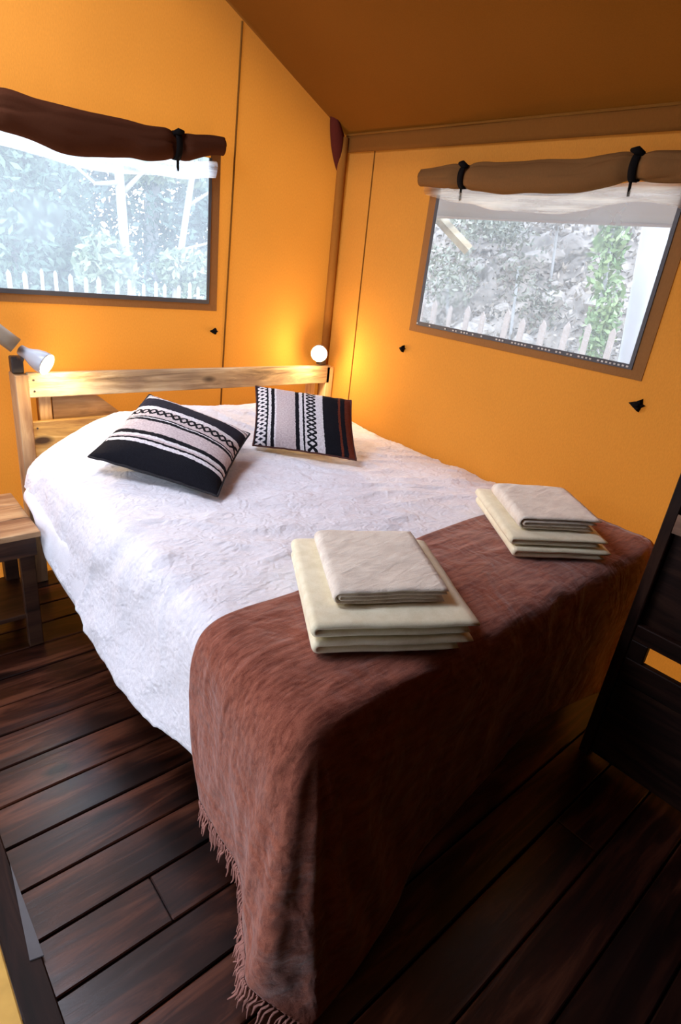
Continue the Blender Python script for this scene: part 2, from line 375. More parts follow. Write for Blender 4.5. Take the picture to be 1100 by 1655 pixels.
R0, R1, RZ0, RZ1 = 0.908, 1.965, 1.265, 1.850     # right window opening
zs_b = cut(-0.05, 1.95, 12, [BZ0, BZ1]) + [2.0, 2.04]; zs_r = cut(-0.05, 1.92, 12, [RZ0, RZ1]) + [2.0, 2.04]
wall_back = wall('wall_back', lambda u, z: (u, YB, z), cut(XL, XR, 24, [B0, B1, RIDGE_X]), zs_b, [(B0, B1, BZ0, BZ1)], roof_z, False)
wall_right = wall('wall_right', lambda u, z: (XR, u, z), cut(YF, YB, 24, [R0, R1]), zs_r, [(R0, R1, RZ0, RZ1)], lambda u: EAVE, True)
E0, E1, EZ0, EZ1 = 0.60, 1.18, 0.10, 0.76           # low crawl-through flap in the partition
D0, D1, DZ0, DZ1 = 1.32, 2.38, 1.16, 1.88        # doorway in the partition, outside the frame
zs_l = cut(0, 1.88, 10, [DZ0, EZ0, EZ1]) + [1.93, 1.98]
M_PART = plain('dark_brown_partition', (0.030, 0.014, 0.009), 0.9)
wall_left = wall('wall_left', lambda u, z: (XL, u, z), cut(YF, YB, 20, [D0, D1, E0, E1]), zs_l, [(D0, D1, DZ0, 1.88), (E0, E1, EZ0, EZ1)], lambda u: roof_z(XL), False, M_PART)
V = [(XL, YF, 0), (XR, YF, 0), (XR, YF, EAVE), (RIDGE_X, YF, roof_z(RIDGE_X)), (XL, YF, roof_z(XL))]
wf = link_mesh('wall_front', mesh('wall_front', V, [(0, 1, 2, 3, 4)]), M_PART, kind='structure')
# roof cloth: two slopes
nx, ny = 40, 40
V = []
for j in range(ny + 1):
    y = YF - 0.25 + (YB + 0.5 - YF) * j / ny
    for i in range(nx + 1):
        x = XL - 0.25 + (XR + 0.40 - XL) * i / nx
        V.append((x, y, roof_z(x) + 0.004 + 0.006 * nz(x, y, 3, 2.2)))
def open_panel(q):
    c = [sum(V[i][k] for i in q) / 4 for k in (0, 1)]; return -0.42 < c[0] < 0.20 and 1.60 < c[1] < 2.44
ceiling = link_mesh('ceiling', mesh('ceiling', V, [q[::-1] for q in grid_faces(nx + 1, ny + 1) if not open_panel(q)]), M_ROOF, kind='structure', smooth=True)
# cloth band under the eave of the right wall
G = np.array([[(XR - 0.012 - 0.004 * nz(y * 3, z * 9, 1), y, z) for z in np.linspace(2.008, 2.082, 5)] for y in np.linspace(YF, YB - 0.02, 60)])
t1 = sheet('trim_1', G, 0.004, M_TRIM, kind='structure')
MB().tube([(XR - 0.016, YF, 2.084), (XR - 0.016, 1.0, 2.082), (XR - 0.016, YB - 0.03, 2.084)], 0.005, 6).make('seam', M_SEAM, t1)
# canvas-wrapped corner pole, leaning a little
pts = [(2.205 + 0.03 * (1 - z / 2.1) - 0.012, YB - 0.028, z) for z in np.linspace(0.0, 2.07, 24)]
t2 = MB().tube(pts, 0.024, 14).make('trim_2', canvas('corner_sleeve_canvas', (0.36, 0.14, 0.025), (0.2, 0.06, 0.004), 0.2), smooth=True, kind='structure')
# dark folded flap where wall, corner and roof meet
V = []; F = []
nn = 12
for k in range(nn + 1):
    t = k / nn; z = 2.165 - 0.24 * t
    w = 0.062 * math.sin(math.pi * min(1, 0.12 + t * 0.93)) ** 0.7
    xr_ = 2.125 + 0.075 * min(1, t * 2.6); xl_ = 2.108 + 0.07 * t ** 2.2
    for s_ in range(5):
        q = s_ / 4; V.append((xl_ + (xr_ - xl_) * q, YB - 0.008 - 0.03 * math.sin(math.pi * q) * w / 0.062 - 0.012 * q, z))
ob = link_mesh('trim_3', mesh('flap', V, grid_faces(5, nn + 1)), M_FLAP, kind='structure', smooth=True)
sm = ob.modifiers.new('thick', 'SOLIDIFY'); sm.thickness = 0.004
# stitched vertical seams of the wall cloth
def seam(parent, pts, r): MB().tube(pts, r, 6).make('seam', M_SEAM, parent)
seam(wall_back, [(1.596, YB - 0.002, roof_z(1.6) - 0.005), (1.575, YB - 0.003, 1.6), (1.553, YB - 0.002, 0.75), (1.548, YB - 0.002, 0.0)], 0.0042)
seam(wall_right, [(XR - 0.002, 2.418, 2.01), (XR - 0.003, 2.405, 1.45), (XR - 0.002, 2.394, 0.85), (XR - 0.002, 2.39, 0.0)], 0.0032)
seam(wall_right, [(XR - 0.002, 0.10, 2.01), (XR - 0.002, 0.10, 0.0)], 0.0032)

# floor: subfloor with individual planks running across
floor = MB().box(XL, XR, YF, YB, -0.06, -0.026).make('floor', M_SUB, kind='structure')
PL, PW = 0.139, 0.1335
plank_meshes = {}
k = 0
y = 1.797 + PL * 6
while y > YF:
    y1 = min(y, YB) - 0.0028; y0 = max(y - PL, YF) + 0.0028
    joints = [XL, XR]
    if k % 3 == 1: joints = [XL, 1.55 + 0.3 * math.sin(k), XR]
    if k in (12, 15): joints = [XL, 0.385 + 0.02 * k / 15, XR]
    for a, b in zip(joints[:-1], joints[1:]):
        kk = (round(b - a, 3), round(y1 - y0, 3))
        if kk not in plank_meshes:
            mb = MB().box(0, b - a - 0.002, 0, y1 - y0, -0.026, 0, 0.003); plank_meshes[kk] = mesh('plank', mb.v, mb.f)
        link_mesh('plank', plank_meshes[kk], M_FLOOR, floor, loc=(a, y0, -0.0012 * random.random()))
    y -= PL; k += 1

# threshold at the photographer's feet: dark sill beam with a yellow canvas mud flap and a grey plate on it
sill = empty('threshold', (0.1, 0.6, 0), kind='structure')
sill.name = 'trim_4'
MB().box(0.070, 0.134, -0.4, 1.32, 0.0, 0.012, 0.003).make('sill_beam', M_DARKX, sill)
MB().box(-0.60, 0.069, -0.4, 1.10, 0.0, 0.010, 0.003).make('canvas_flap', M_YELLOW, sill)
MB().add([(0.1335, 1.185, 0.0125), (0.1105, 0.925, 0.0125), (0.137, 0.918, 0.0125), (0.1335, 1.185, 0.0165), (0.1105, 0.925, 0.0165), (0.137, 0.918, 0.0165)],
         [(0, 2, 1), (3, 4, 5), (0, 1, 4, 3), (1, 2, 5, 4), (2, 0, 3, 5)]).make('grey_plate', M_GREY, sill)

# ------------------------------------------------------------------ windows (cloth border, zip, clear film)
def window(name, M, u0, u1, z0, z1, teeth):
    """M(u, z, d): point on the wall, d metres into the room"""
    w = empty(name, M((u0 + u1) / 2, z0, 0), kind='structure')
    def slab(mb, a, b, c, d, t0, t1):
        P = [M(u, z, t) for u in (a, b) for z in (c, d) for t in (t0, t1)]
        mb.add(P, [(0, 1, 3, 2), (4, 6, 7, 5), (0, 4, 5, 1), (2, 3, 7, 6), (0, 2, 6, 4), (1, 5, 7, 3)])
    bw = 0.048; zw = 0.014; o = MB()
    slab(o, u0 - bw, u1 + bw, z0 - bw * 0.75, z0, 0.001, 0.005)
    slab(o, u0 - bw, u0, z0, z1 + 0.02, 0.001, 0.005); slab(o, u1, u1 + bw, z0, z1 + 0.02, 0.001, 0.005)
    slab(o, u0 - bw, u1 + bw, z1 + 0.02, z1 + 0.06, 0.001, 0.005)
    o.make('border', M_BORDER, w)
    o = MB(); slab(o, u0 - 0.004, u1 + 0.004, z0 - 0.004, z0 + zw, 0.003, 0.009); slab(o, u0 - 0.004, u0 + zw * 0.7, z0 + zw, z1, 0.003, 0.009)
    slab(o, u1 - zw * 0.7, u1 + 0.004, z0 + zw, z1, 0.003, 0.009); o.make('zip_tape', M_ZIP, w)
    o = MB(); n = int((u1 - u0) / 0.016)
    for i in range(n):
        if teeth(i / n): u = u0 + 0.01 + i * 0.016; slab(o, u, u + 0.008, z0 + 0.002, z0 + 0.008, 0.009, 0.0115)
    if o.v: o.make('zip_teeth', M_TEETH, w, kind='stuff')
    nu, nv = 24, 14; V = [M(u0 + (u1 - u0) * i / (nu - 1), z0 + (z1 - z0) * j / (nv - 1), -0.002 + 0.004 * nz(i * .3, j * .3, 5)) for j in range(nv) for i in range(nu)]
    link_mesh('clear_film', mesh('film', V, grid_faces(nu, nv)), M_FILM, w, smooth=True)
    return w
MBK = lambda u, z, d: (u, YB - d, z)
MRT = lambda u, z, d: (XR - d, u, z)
window('window_1', MBK, B0, B1, BZ0, BZ1, lambda t: False)
window('window_2', MRT, R0, R1, RZ0, RZ1, lambda t: random.random() < (0.75 if t < 0.55 else 0.35))

# ------------------------------------------------------------------ rolled-up blinds
def interp(keys, u):
    for (a, va), (b, vb) in zip(keys[:-1], keys[1:]):
        if u <= b:
            t = max(0, min(1, (u - a) / (b - a))); t = t * t * (3 - 2 * t); return va + (vb - va) * t
    return keys[-1][1]
def blind(name, label, M, keys_mid, keys_h, keys_d, u0, u1, straps, film_keys, sgn):
    """roll hanging along the window head; keys give centre height, half height and half depth along u"""
    w = empty(name, M((u0 + u1) / 2, 1.88, 0.06), label=label, cat='window blind')
    nu, nr = 150, 64; V = []
    for i in range(nu):
        u = u0 + (u1 - u0) * i / (nu - 1)
        zc, h, d = interp(keys_mid, u), interp(keys_h, u), interp(keys_d, u)
        for s_ in straps:
            e = math.exp(-((u - s_) / 0.035) ** 2); h *= 1 - 0.22 * e; d *= 1 - 0.30 * e
        for k in range(nr):
            a = 2 * math.pi * k / nr
            near = min(abs(u - s_) for s_ in straps)
            # layered wraps, creases fanning out of each strap, a loose outer edge
            pin = math.exp(-near / 0.13)
            fold = 0.19 * nz(a * 0.7, u * 2.6, sgn * 3.1) + 0.10 * nz(a * 0.5 + u * 5, u * 6.0, 4 * sgn)
            cr = abs(math.sin(1.5 * a + u * 5 * (1 if u > 0.9 else -1) + 2.0 * nz(u * 3, a * 0.4, sgn)))
            fold += 0.42 * pin * (cr ** 0.6 - 0.6)
            rr = 1 + fold
            for h0, tw, amp in ((0.4, 0.9, 0.16), (2.6, -0.7, 0.10)):        # loose spiral edges of the wraps
                la = (a - h0 - tw * nz(u * 1.6, h0, sgn) - 0.5 * u) % (2 * math.pi)
                if la < 2.4: rr += amp * (1 - la / 2.4) * min(1, la / 0.12)
            ca, sa = math.cos(a), math.sin(a)
            V.append(M(u, zc + h * rr * sa, 0.012 + d + d * rr * ca * 0.98))
    F = grid_faces(nr, nu, wrap=True)
    # spiral ends
    for e, base in ((0, 0), (1, (nu - 1) * nr)):
        c = len(V); uu = u0 if e == 0 else u1; off = 0.012 if e == 0 else -0.012
        V.append(M(uu + off, interp(keys_mid, uu), 0.012 + interp(keys_d, uu)))
        F += [(base + k, base + (k + 1) % nr, c) if e else (base + (k + 1) % nr, base + k, c) for k in range(nr)]
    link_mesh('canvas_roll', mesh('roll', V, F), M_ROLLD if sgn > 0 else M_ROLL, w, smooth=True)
    for s_, tail in zip(straps, (1, 1)):
        zc, h, d = interp(keys_mid, s_), interp(keys_h, s_) * 0.86, interp(keys_d, s_) * 0.80
        V = []; n = 24
        for k in range(n):
            a = 2 * math.pi * k / n
            for du in (-0.013, 0.013):
                V.append(M(s_ + du, zc + (h + 0.006) * math.sin(a), 0.014 + d + (d + 0.006) * math.cos(a)))
        F = [(2 * k, 2 * k + 1, (2 * k + 3) % (2 * n), (2 * k + 2) % (2 * n)) for k in range(n)]
        o = link_mesh('strap', mesh('strap', V, F), M_STRAP, w, smooth=True)
        md = o.modifiers.new('t', 'SOLIDIFY'); md.thickness = 0.004; md.offset = 1
        # knot and hanging tail
        kb = MB(); zt = zc + h
        kb.tube([M(s_ - 0.022, zt - 0.004, 0.02 + d * 1.5), M(s_, zt + 0.006, 0.03 + d * 1.5), M(s_ + 0.026, zt + 0.010, 0.018 + d * 1.5)], [0.007, 0.013, 0.006], 8)
        kb.make('strap_knot', M_STRAP, o, smooth=True)
        tb = MB(); tl = 0.058
        P = [M(s_ + 0.006 + 0.003 * q * sgn, zc - h + 0.01 - tl * q, 0.012 + d * (1.3 - 0.2 * q)) for q in np.linspace(0, 1, 7)]
        tb.tube(P, [0.0055] * 7, 6); tb.make('strap_tail', M_STRAP, o, smooth=True)
    # crumpled roll of clear film sagging just below
    nu, nr = 120, 16; V = []
    for i in range(nu):
        u = u0 + 0.03 + (u1 - u0 - 0.06) * i / (nu - 1)
        zt, zb = interp(film_keys[0], u), interp(film_keys[1], u); c = (zt + zb) / 2; h = (zt - zb) / 2
        for k in range(nr):
            a = 2 * math.pi * k / nr; rr = 1 + 0.22 * nz(a * 1.3, u * 7, 9 + sgn) + 0.18 * math.sin(2 * a + u * 22 + 3 * nz(u * 5, 1, sgn))
            V.append(M(u, c + h * math.sin(a) * (0.85 + 0.15 * rr), 0.022 + 0.014 * rr + 0.014 * rr * math.cos(a)))
    link_mesh('film_roll', mesh('film_roll', V, grid_faces(nr, nu, wrap=True)), M_FILMROLL if sgn > 0 else M_FILMROLL2, w, smooth=True)
    return w
blind('rolled_blind', 'dark brown canvas blind rolled up over the back window, sagging above the headboard', MBK,
      [(0.2, 1.865), (0.36, 1.90), (0.62, 1.842), (0.82, 1.822), (1.12, 1.838), (1.27, 1.860), (1.50, 1.900)],
      [(0.2, 0.03), (0.36, 0.05), (0.62, 0.060), (0.82, 0.068), (1.12, 0.056), (1.27, 0.05), (1.50, 0.032)],
      [(0.2, 0.03), (0.36, 0.035), (0.62, 0.045), (0.82, 0.048), (1.12, 0.042), (1.27, 0.036), (1.50, 0.03)],
      0.33, 1.500, (0.60 - 0.02, 1.277), ([(0.3, 1.86), (0.62, 1.80), (0.92, 1.765), (1.27, 1.81), (1.5, 1.84)], [(0.3, 1.80), (0.62, 1.735), (0.92, 1.712), (1.27, 1.742), (1.5, 1.775)]), 1)
blind('rolled_blind', 'tan brown canvas blind rolled up over the right window, tied with two black straps', MRT,
      [(0.80, 1.895), (1.05, 1.902), (1.30, 1.874), (1.60, 1.872), (1.78, 1.882), (2.05, 1.882)],
      [(0.80, 0.045), (1.05, 0.045), (1.30, 0.050), (1.60, 0.050), (1.78, 0.045), (2.05, 0.030)],
      [(0.80, 0.036), (1.05, 0.034), (1.30, 0.040), (1.60, 0.040), (1.78, 0.036), (2.05, 0.030)],
      0.80, 2.045, (1.075, 1.80), ([(0.8, 1.85), (1.05, 1.86), (1.35, 1.815), (1.6, 1.82), (1.78, 1.845), (2.1, 1.855)], [(0.8, 1.77), (1.03, 1.80), (1.35, 1.755), (1.6, 1.762), (1.78, 1.785), (2.1, 1.825)]), -1)

# black toggle tabs
def tab(label, M, u, z, s, flip):
    t = MB(); P = [(-1.0, 0.0), (-0.15, 0.45), (0.5, 1.0), (0.65, 0.25), (1.0, 0.1), (0.6, -0.3), (0.45, -1.0), (-0.35, -0.5)]
    n = len(P); V = [M(u + flip * a * s, z + b * s * 0.8, 0.002) for a, b in P] + [M(u + flip * a * s * 0.8, z + b * s * 0.62, 0.016 + 0.006 * a) for a, b in P]
    F = [tuple(range(n)), tuple(range(2 * n - 1, n - 1, -1))] + [(i, i + n, (i + 1) % n + n, (i + 1) % n) for i in range(n)]
    t.add(V, F); o = t.make('wall_toggle', M_STRAP, label=label, cat='strap tab', group='black toggle tabs on the tent walls')
    k = MB(); k.tube([M(u - flip * s * 0.2, z, 0.012), M(u + flip * s * 0.5, z + 0.002, 0.024)], [s * 0.28, s * 0.2], 8); k.make('toggle_loop', M_STRAP, o, smooth=True)
tab('small black fabric tab on the back wall below the corner of the window', MBK, 1.497, 1.113, 0.021, 1)
tab('small black fabric tab on the right wall under the near-corner side of the window', MRT, 2.040, 1.136, 0.023, -1)
tab('larger black fabric tab on the right wall above the folded towels and dark shelf', MRT, 0.850, 1.146, 0.032, -1)

# ------------------------------------------------------------------ bed
bed = empty('bed', (1.4, 1.6, 0), label='wooden double bed with a slatted pine headboard against the back wall', cat='bed')
def bpart(name, box, mat, parent=bed, c=0.003):
    return MB().box(*box, c).make(name, mat, parent)
bpart('mattress', (0.62, 2.185, 0.66, 2.50, 0.40, 0.60), M_MATT, c=0.03)
bpart('side_rail', (0.66, 0.695, 0.70, 2.50, 0.24, 0.40), M_DARKX); bpart('side_rail', (2.13, 2.165, 0.70, 2.50, 0.24, 0.40), M_DARKX)
bpart('foot_rail', (0.66, 2.165, 0.665, 0.70, 0.24, 0.40), M_DARKX)
for x, y in ((0.70, 0.74), (2.06, 0.74)): bpart('leg', (x, x + 0.07, y - 0.035, y + 0.035, 0, 0.24), M_DARKW)
# headboard: posts, rails and boards
hb = lambda name, box, mat, c=0.003: bpart(name, box, mat, bed, c)
o = hb('headboard_post', (0.565, 0.615, 2.535, 2.625, 0, 0.945), M_PINEZ)
hb('headboard_post', (2.165, 2.215, 2.535, 2.600, 0, 0.945), M_PINEZ)
hb('headboard_stile', (0.655, 0.705, 2.585, 2.622, 0.45, 0.86), M_PINEZ); hb('headboard_stile', (2.085, 2.130, 2.585, 2.622, 0.45, 0.93), M_PINEZ)
hb('top_rail', (0.610, 2.19, 2.535, 2.565, 0.853, 0.952), M_PINE, 0.004)
hb('headboard_board', (0.616, 2.165, 2.553, 2.578, 0.565, 0.748), M_GOLD, 0.004)
# slanted brown wedge behind the boards, standing in for a shadow on the wall
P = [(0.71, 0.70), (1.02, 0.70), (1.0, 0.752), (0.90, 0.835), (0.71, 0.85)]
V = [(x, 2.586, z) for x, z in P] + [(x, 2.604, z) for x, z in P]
MB().add(V, [tuple(range(5)), tuple(range(9, 4, -1))] + [(i, i + 5, (i + 1) % 5 + 5, (i + 1) % 5) for i in range(5)]).make('wall_shadow_wedge', wood('shadow_wedge_brown', [(0.20, 0.10, 0.04), (0.36, 0.19, 0.08), (0.48, 0.28, 0.13)], 0, 0.6), bed)
for x, z in ((0.632, 0.925), (0.632, 0.88), (0.634, 0.72), (0.634, 0.60)):
    MB().tube([(x, 2.5355 if z > 0.8 else 2.5535, z), (x, 2.532 if z > 0.8 else 2.550, z)], 0.004, 8).make('screw', M_BRACKET, bed)

# ------------------------------------------------------------------ coverlet
# rows by y; columns hem, lower side, upper side, edge, then across the top to the right wall
rowsC = [
 # y,   hem(x,z),     mid(x,z),     side(x,z),    edge(x,z),    tops z at x = .85, 1.15, 1.5, 1.85, 2.10, 2.205
 (0.635, (0.60, 0.27), (0.60, 0.40), (0.605, 0.55), (0.66, 0.635), (0.64, 0.64, 0.64, 0.64, 0.64, 0.635)),
 (0.70, (0.575, 0.26), (0.575, 0.41), (0.580, 0.58), (0.645, 0.668), (0.672, 0.672, 0.672, 0.672, 0.672, 0.67)),
 (0.85, (0.56, 0.26), (0.562, 0.42), (0.567, 0.59), (0.635, 0.670), (0.674, 0.674, 0.674, 0.674, 0.674, 0.668)),
 (1.05, (0.553, 0.265), (0.560, 0.42), (0.566, 0.59), (0.630, 0.670), (0.674, 0.675, 0.675, 0.674, 0.674, 0.668)),
 (1.26, (0.530, 0.232), (0.553, 0.42), (0.567, 0.59), (0.630, 0.670), (0.676, 0.677, 0.677, 0.676, 0.675, 0.665)),
 (1.52, (0.503, 0.252), (0.545, 0.42), (0.566, 0.58), (0.630, 0.668), (0.677, 0.679, 0.678, 0.677, 0.675, 0.66)),
 (1.75, (0.505, 0.325), (0.540, 0.46), (0.560, 0.585), (0.625, 0.667), (0.678, 0.682, 0.680, 0.679, 0.675, 0.66)),
 (2.02, (0.503, 0.400), (0.530, 0.50), (0.550, 0.595), (0.615, 0.664), (0.696, 0.704, 0.696, 0.699, 0.680, 0.66)),
 (2.20, (0.502, 0.545), (0.522, 0.58), (0.545, 0.615), (0.605, 0.665), (0.745, 0.765, 0.745, 0.760, 0.705, 0.66)),
 (2.35, (0.520, 0.560), (0.535, 0.60), (0.560, 0.625), (0.620, 0.664), (0.785, 0.812, 0.790, 0.806, 0.735, 0.66)),
 (2.46, (0.565, 0.550), (0.570, 0.585), (0.585, 0.610), (0.640, 0.640), (0.765, 0.796, 0.782, 0.794, 0.740, 0.655)),
 (2.535, (0.625, 0.52), (0.630, 0.54), (0.640, 0.56), (0.680, 0.580), (0.700, 0.725, 0.720, 0.725, 0.690, 0.63)),
]
TX = (0.85, 1.15, 1.5, 1.85, 2.10, 2.205)
ctrl = [[(h[0], y, h[1]), (m_[0], y, m_[1]), (s_[0], y, s_[1]), (e[0], y, e[1])] + [(x, y, z) for x, z in zip(TX, tz)] for y, h, m_, s_, e, tz in rowsC]
# extra crease between top and side
G = loft(ctrl, 190, 230)
Nn = grid_normals(G)
if Nn[..., 2].mean() < 0: Nn = -Nn
def wr(p):
    x, y, z = p
    w = 0.0
    side = max(0.0, min(1.0, (0.70 - x) / 0.12))
    # long soft folds radiating over the left edge
    w += 0.0045 * nz(x * 1.2 + y * 0.5, y * 5.0 - x * 2.5, z * 1.5, 1.6)
    w += (0.004 + 0.006 * side) * nz(x * 2.0, y * 3.0 + z * 3.0, 0.3, 2.6)
    r = abs(nz(x * 2.2 + 4, y * 6.0 + x * 3.0, z * 2, 1.5)); w += 0.009 * max(0, 0.25 - r) / 0.25 * (0.4 + 0.6 * (y > 1.2))
    w += 0.0016 * nz(x * 26, y * 34, z * 26) + 0.0011 * nz(x * 60, y * 70, z * 60)
    return w
for j in range(G.shape[0]):
    for i in range(G.shape[1]):
        p = G[j, i]; damp = 0.35 if p[1] < 1.12 else 1.0
        G[j, i] = p + Nn[j, i] * (wr(p) * damp)
sheet('coverlet', G, 0.006, M_COVER, label='white crinkled cotton coverlet spread over the bed and pillows', cat='bedspread')
# smooth sheet showing below the coverlet at the head end
rs = [(1.62, (0.520, 0.300), (0.548, 0.42)), (1.80, (0.506, 0.325), (0.536, 0.47)), (2.02, (0.492, 0.385), (0.515, 0.50)), (2.15, (0.489, 0.515), (0.502, 0.54)), (2.26, (0.492, 0.535), (0.505, 0.572)), (2.33, (0.510, 0.520), (0.535, 0.570)), (2.40, (0.545, 0.51), (0.575, 0.56))]
ctrl = [[(a[0], y, a[1]), ((a[0] + b[0]) / 2 - 0.004, y, (a[1] + b[1]) / 2), (b[0] + 0.004, y, b[1]), (b[0] + 0.03, y, b[1] + 0.012)] for y, a, b in rs]
G = loft(ctrl, 18, 50)
for j in range(50):
    for i in range(18): G[j, i, 0] += 0.004 * nz(G[j, i, 1] * 14, G[j, i, 2] * 10, 2)
sheet('bed_sheet', G, 0.004, M_SHEET, label='smooth white sheet hanging out under the coverlet beside the nightstand', cat='bed sheet')

# ------------------------------------------------------------------ throw
rowsT = [
 [(.530, .950, .200), (.527, 1.00, .42), (.540, 1.01, .610), (.602, 1.01, .688), (.85, 1.015, .692), (1.2, 1.055, .692), (1.6, 1.09, .692), (2.212, 1.10, .684)],
 [(.526, .850, .188), (.522, .88, .42), (.536, .89, .612), (.602, .89, .690), (.85, .89, .692), (1.2, .90, .692), (1.6, .91, .692), (2.212, .92, .686)],
 [(.520, .735, .178), (.516, .765, .41), (.532, .755, .606), (.602, .75, .686), (.85, .74, .692), (1.2, .75, .692), (1.6, .75, .692), (2.212, .75, .686)],
 [(.474, .645, .160), (.492, .645, .38), (.528, .640, .585), (.602, .628, .664), (.85, .625, .675), (1.2, .625, .675), (1.6, .625, .675), (2.212, .63, .675)],
 [(.455, .600, .130), (.478, .585, .32), (.528, .575, .490), (.618, .572, .540), (.85, .570, .530), (1.2, .575, .530), (1.6, .575, .54), (2.212, .58, .55)],
 [(.440, .560, .095), (.480, .525, .21), (.555, .520, .310), (.668, .530, .350), (.88, .550, .330), (1.23, .565, .350), (1.56, .57, .41), (2.212, .575, .34)],
 [(.520, .450, .016), (.605, .455, .022), (.705, .472, .030), (.830, .500, .055), (.970, .545, .100), (1.29, .565, .165), (1.53, .565, .240), (2.212, .575, .06)],
]
# the terracotta cloth: soft folds running from the bed corner down to the tip
G = loft(rowsT, 170, 170)
Nn = grid_normals(G)
if Nn[..., 2].mean() < 0: Nn = -Nn
nvv, nuu, _ = G.shape
for j in range(nvv):
    for i in range(nuu):
        p = G[j, i]; x, y, z = p
        hang = max(0.0, min(1.0, (0.62 - z) / 0.25))
        edge = min(1.0, min(i, nuu - 1 - i, j, nvv - 1 - j) / 8.0)
        ang = math.atan2(y - 0.62, x - 0.60)
        w = 0.0015 * nz(x * 8, y * 40, z * 8) + 0.0012 * nz(x * 20, y * 70, z * 20) + 0.003 * nz(x * 2, y * 9, z * 3)
        w += hang * edge * (0.007 * math.sin(9 * ang + 3 * nz(x * 2, y * 2, z * 2)) * math.exp(-((x - 0.62) / 0.25) ** 2) + 0.012 * nz(x * 7, y * 5, z * 1.5) + 0.004 * nz(x * 24, y * 20, z * 7))
        w += (1 - hang) * (0.0035 * max(0, 0.22 - abs(nz(x * 1.8, y * 7, 4.2, 1.5))) / 0.22)
        G[j, i] = p + Nn[j, i] * (w + 0.001 * (1 - hang))
        G[j, i, 2] = max(G[j, i, 2], 0.009)
throw = empty('throw_blanket', (0.9, 0.6, 0.0), label='rose brown linen throw with fringed end draped over the foot of the bed', cat='throw blanket')
sheet('throw_cloth', G, 0.0035, M_THROW, throw)
fr = MB(); random.seed(3)
for t in np.linspace(0.015, 0.995, 74):
    jf = t * (nvv - 1); j = int(jf); p = Vector(G[min(j, nvv - 1), 0]); inner = Vector(G[min(j, nvv - 1), 4]); out = (p - inner).normalized()
    L = 0.050 + 0.014 * random.random(); low = t > 0.55
    d = (out * (1.0 if low else 0.6) + Vector((-0.35 if low else -0.05, 0.0, -0.75))).normalized()
    sw = Vector((random.uniform(-.4, .4), random.uniform(-.5, .5), 0)) * 0.5
    P = []
    for q in np.linspace(0, 1, 6):
        w_ = p + d * L * q + sw * L * q * q + Vector((0, 0.004 * math.sin(q * 7 + t * 40), -0.006 * q * q)); w_.z = max(w_.z, 0.006); P.append(w_)
    fr.tube(P, [0.0022, 0.0028, 0.0024, 0.0036, 0.0022, 0.0012], 6)
    # loop twisting back
    if random.random() < 0.6:
        Q = [p + d * L * q + Vector((0.0, 0.009 * math.sin(q * math.pi), 0.001)) + sw * L * q * q for q in np.linspace(0, .8, 5)]
        for w_ in Q: w_.z = max(w_.z, 0.006)
        fr.tube(Q, [0.0018] * 5, 5)
# short fringe tufts along the hem near the tip
fr.make('fringe', M_FRINGE, throw, smooth=True, kind='stuff')

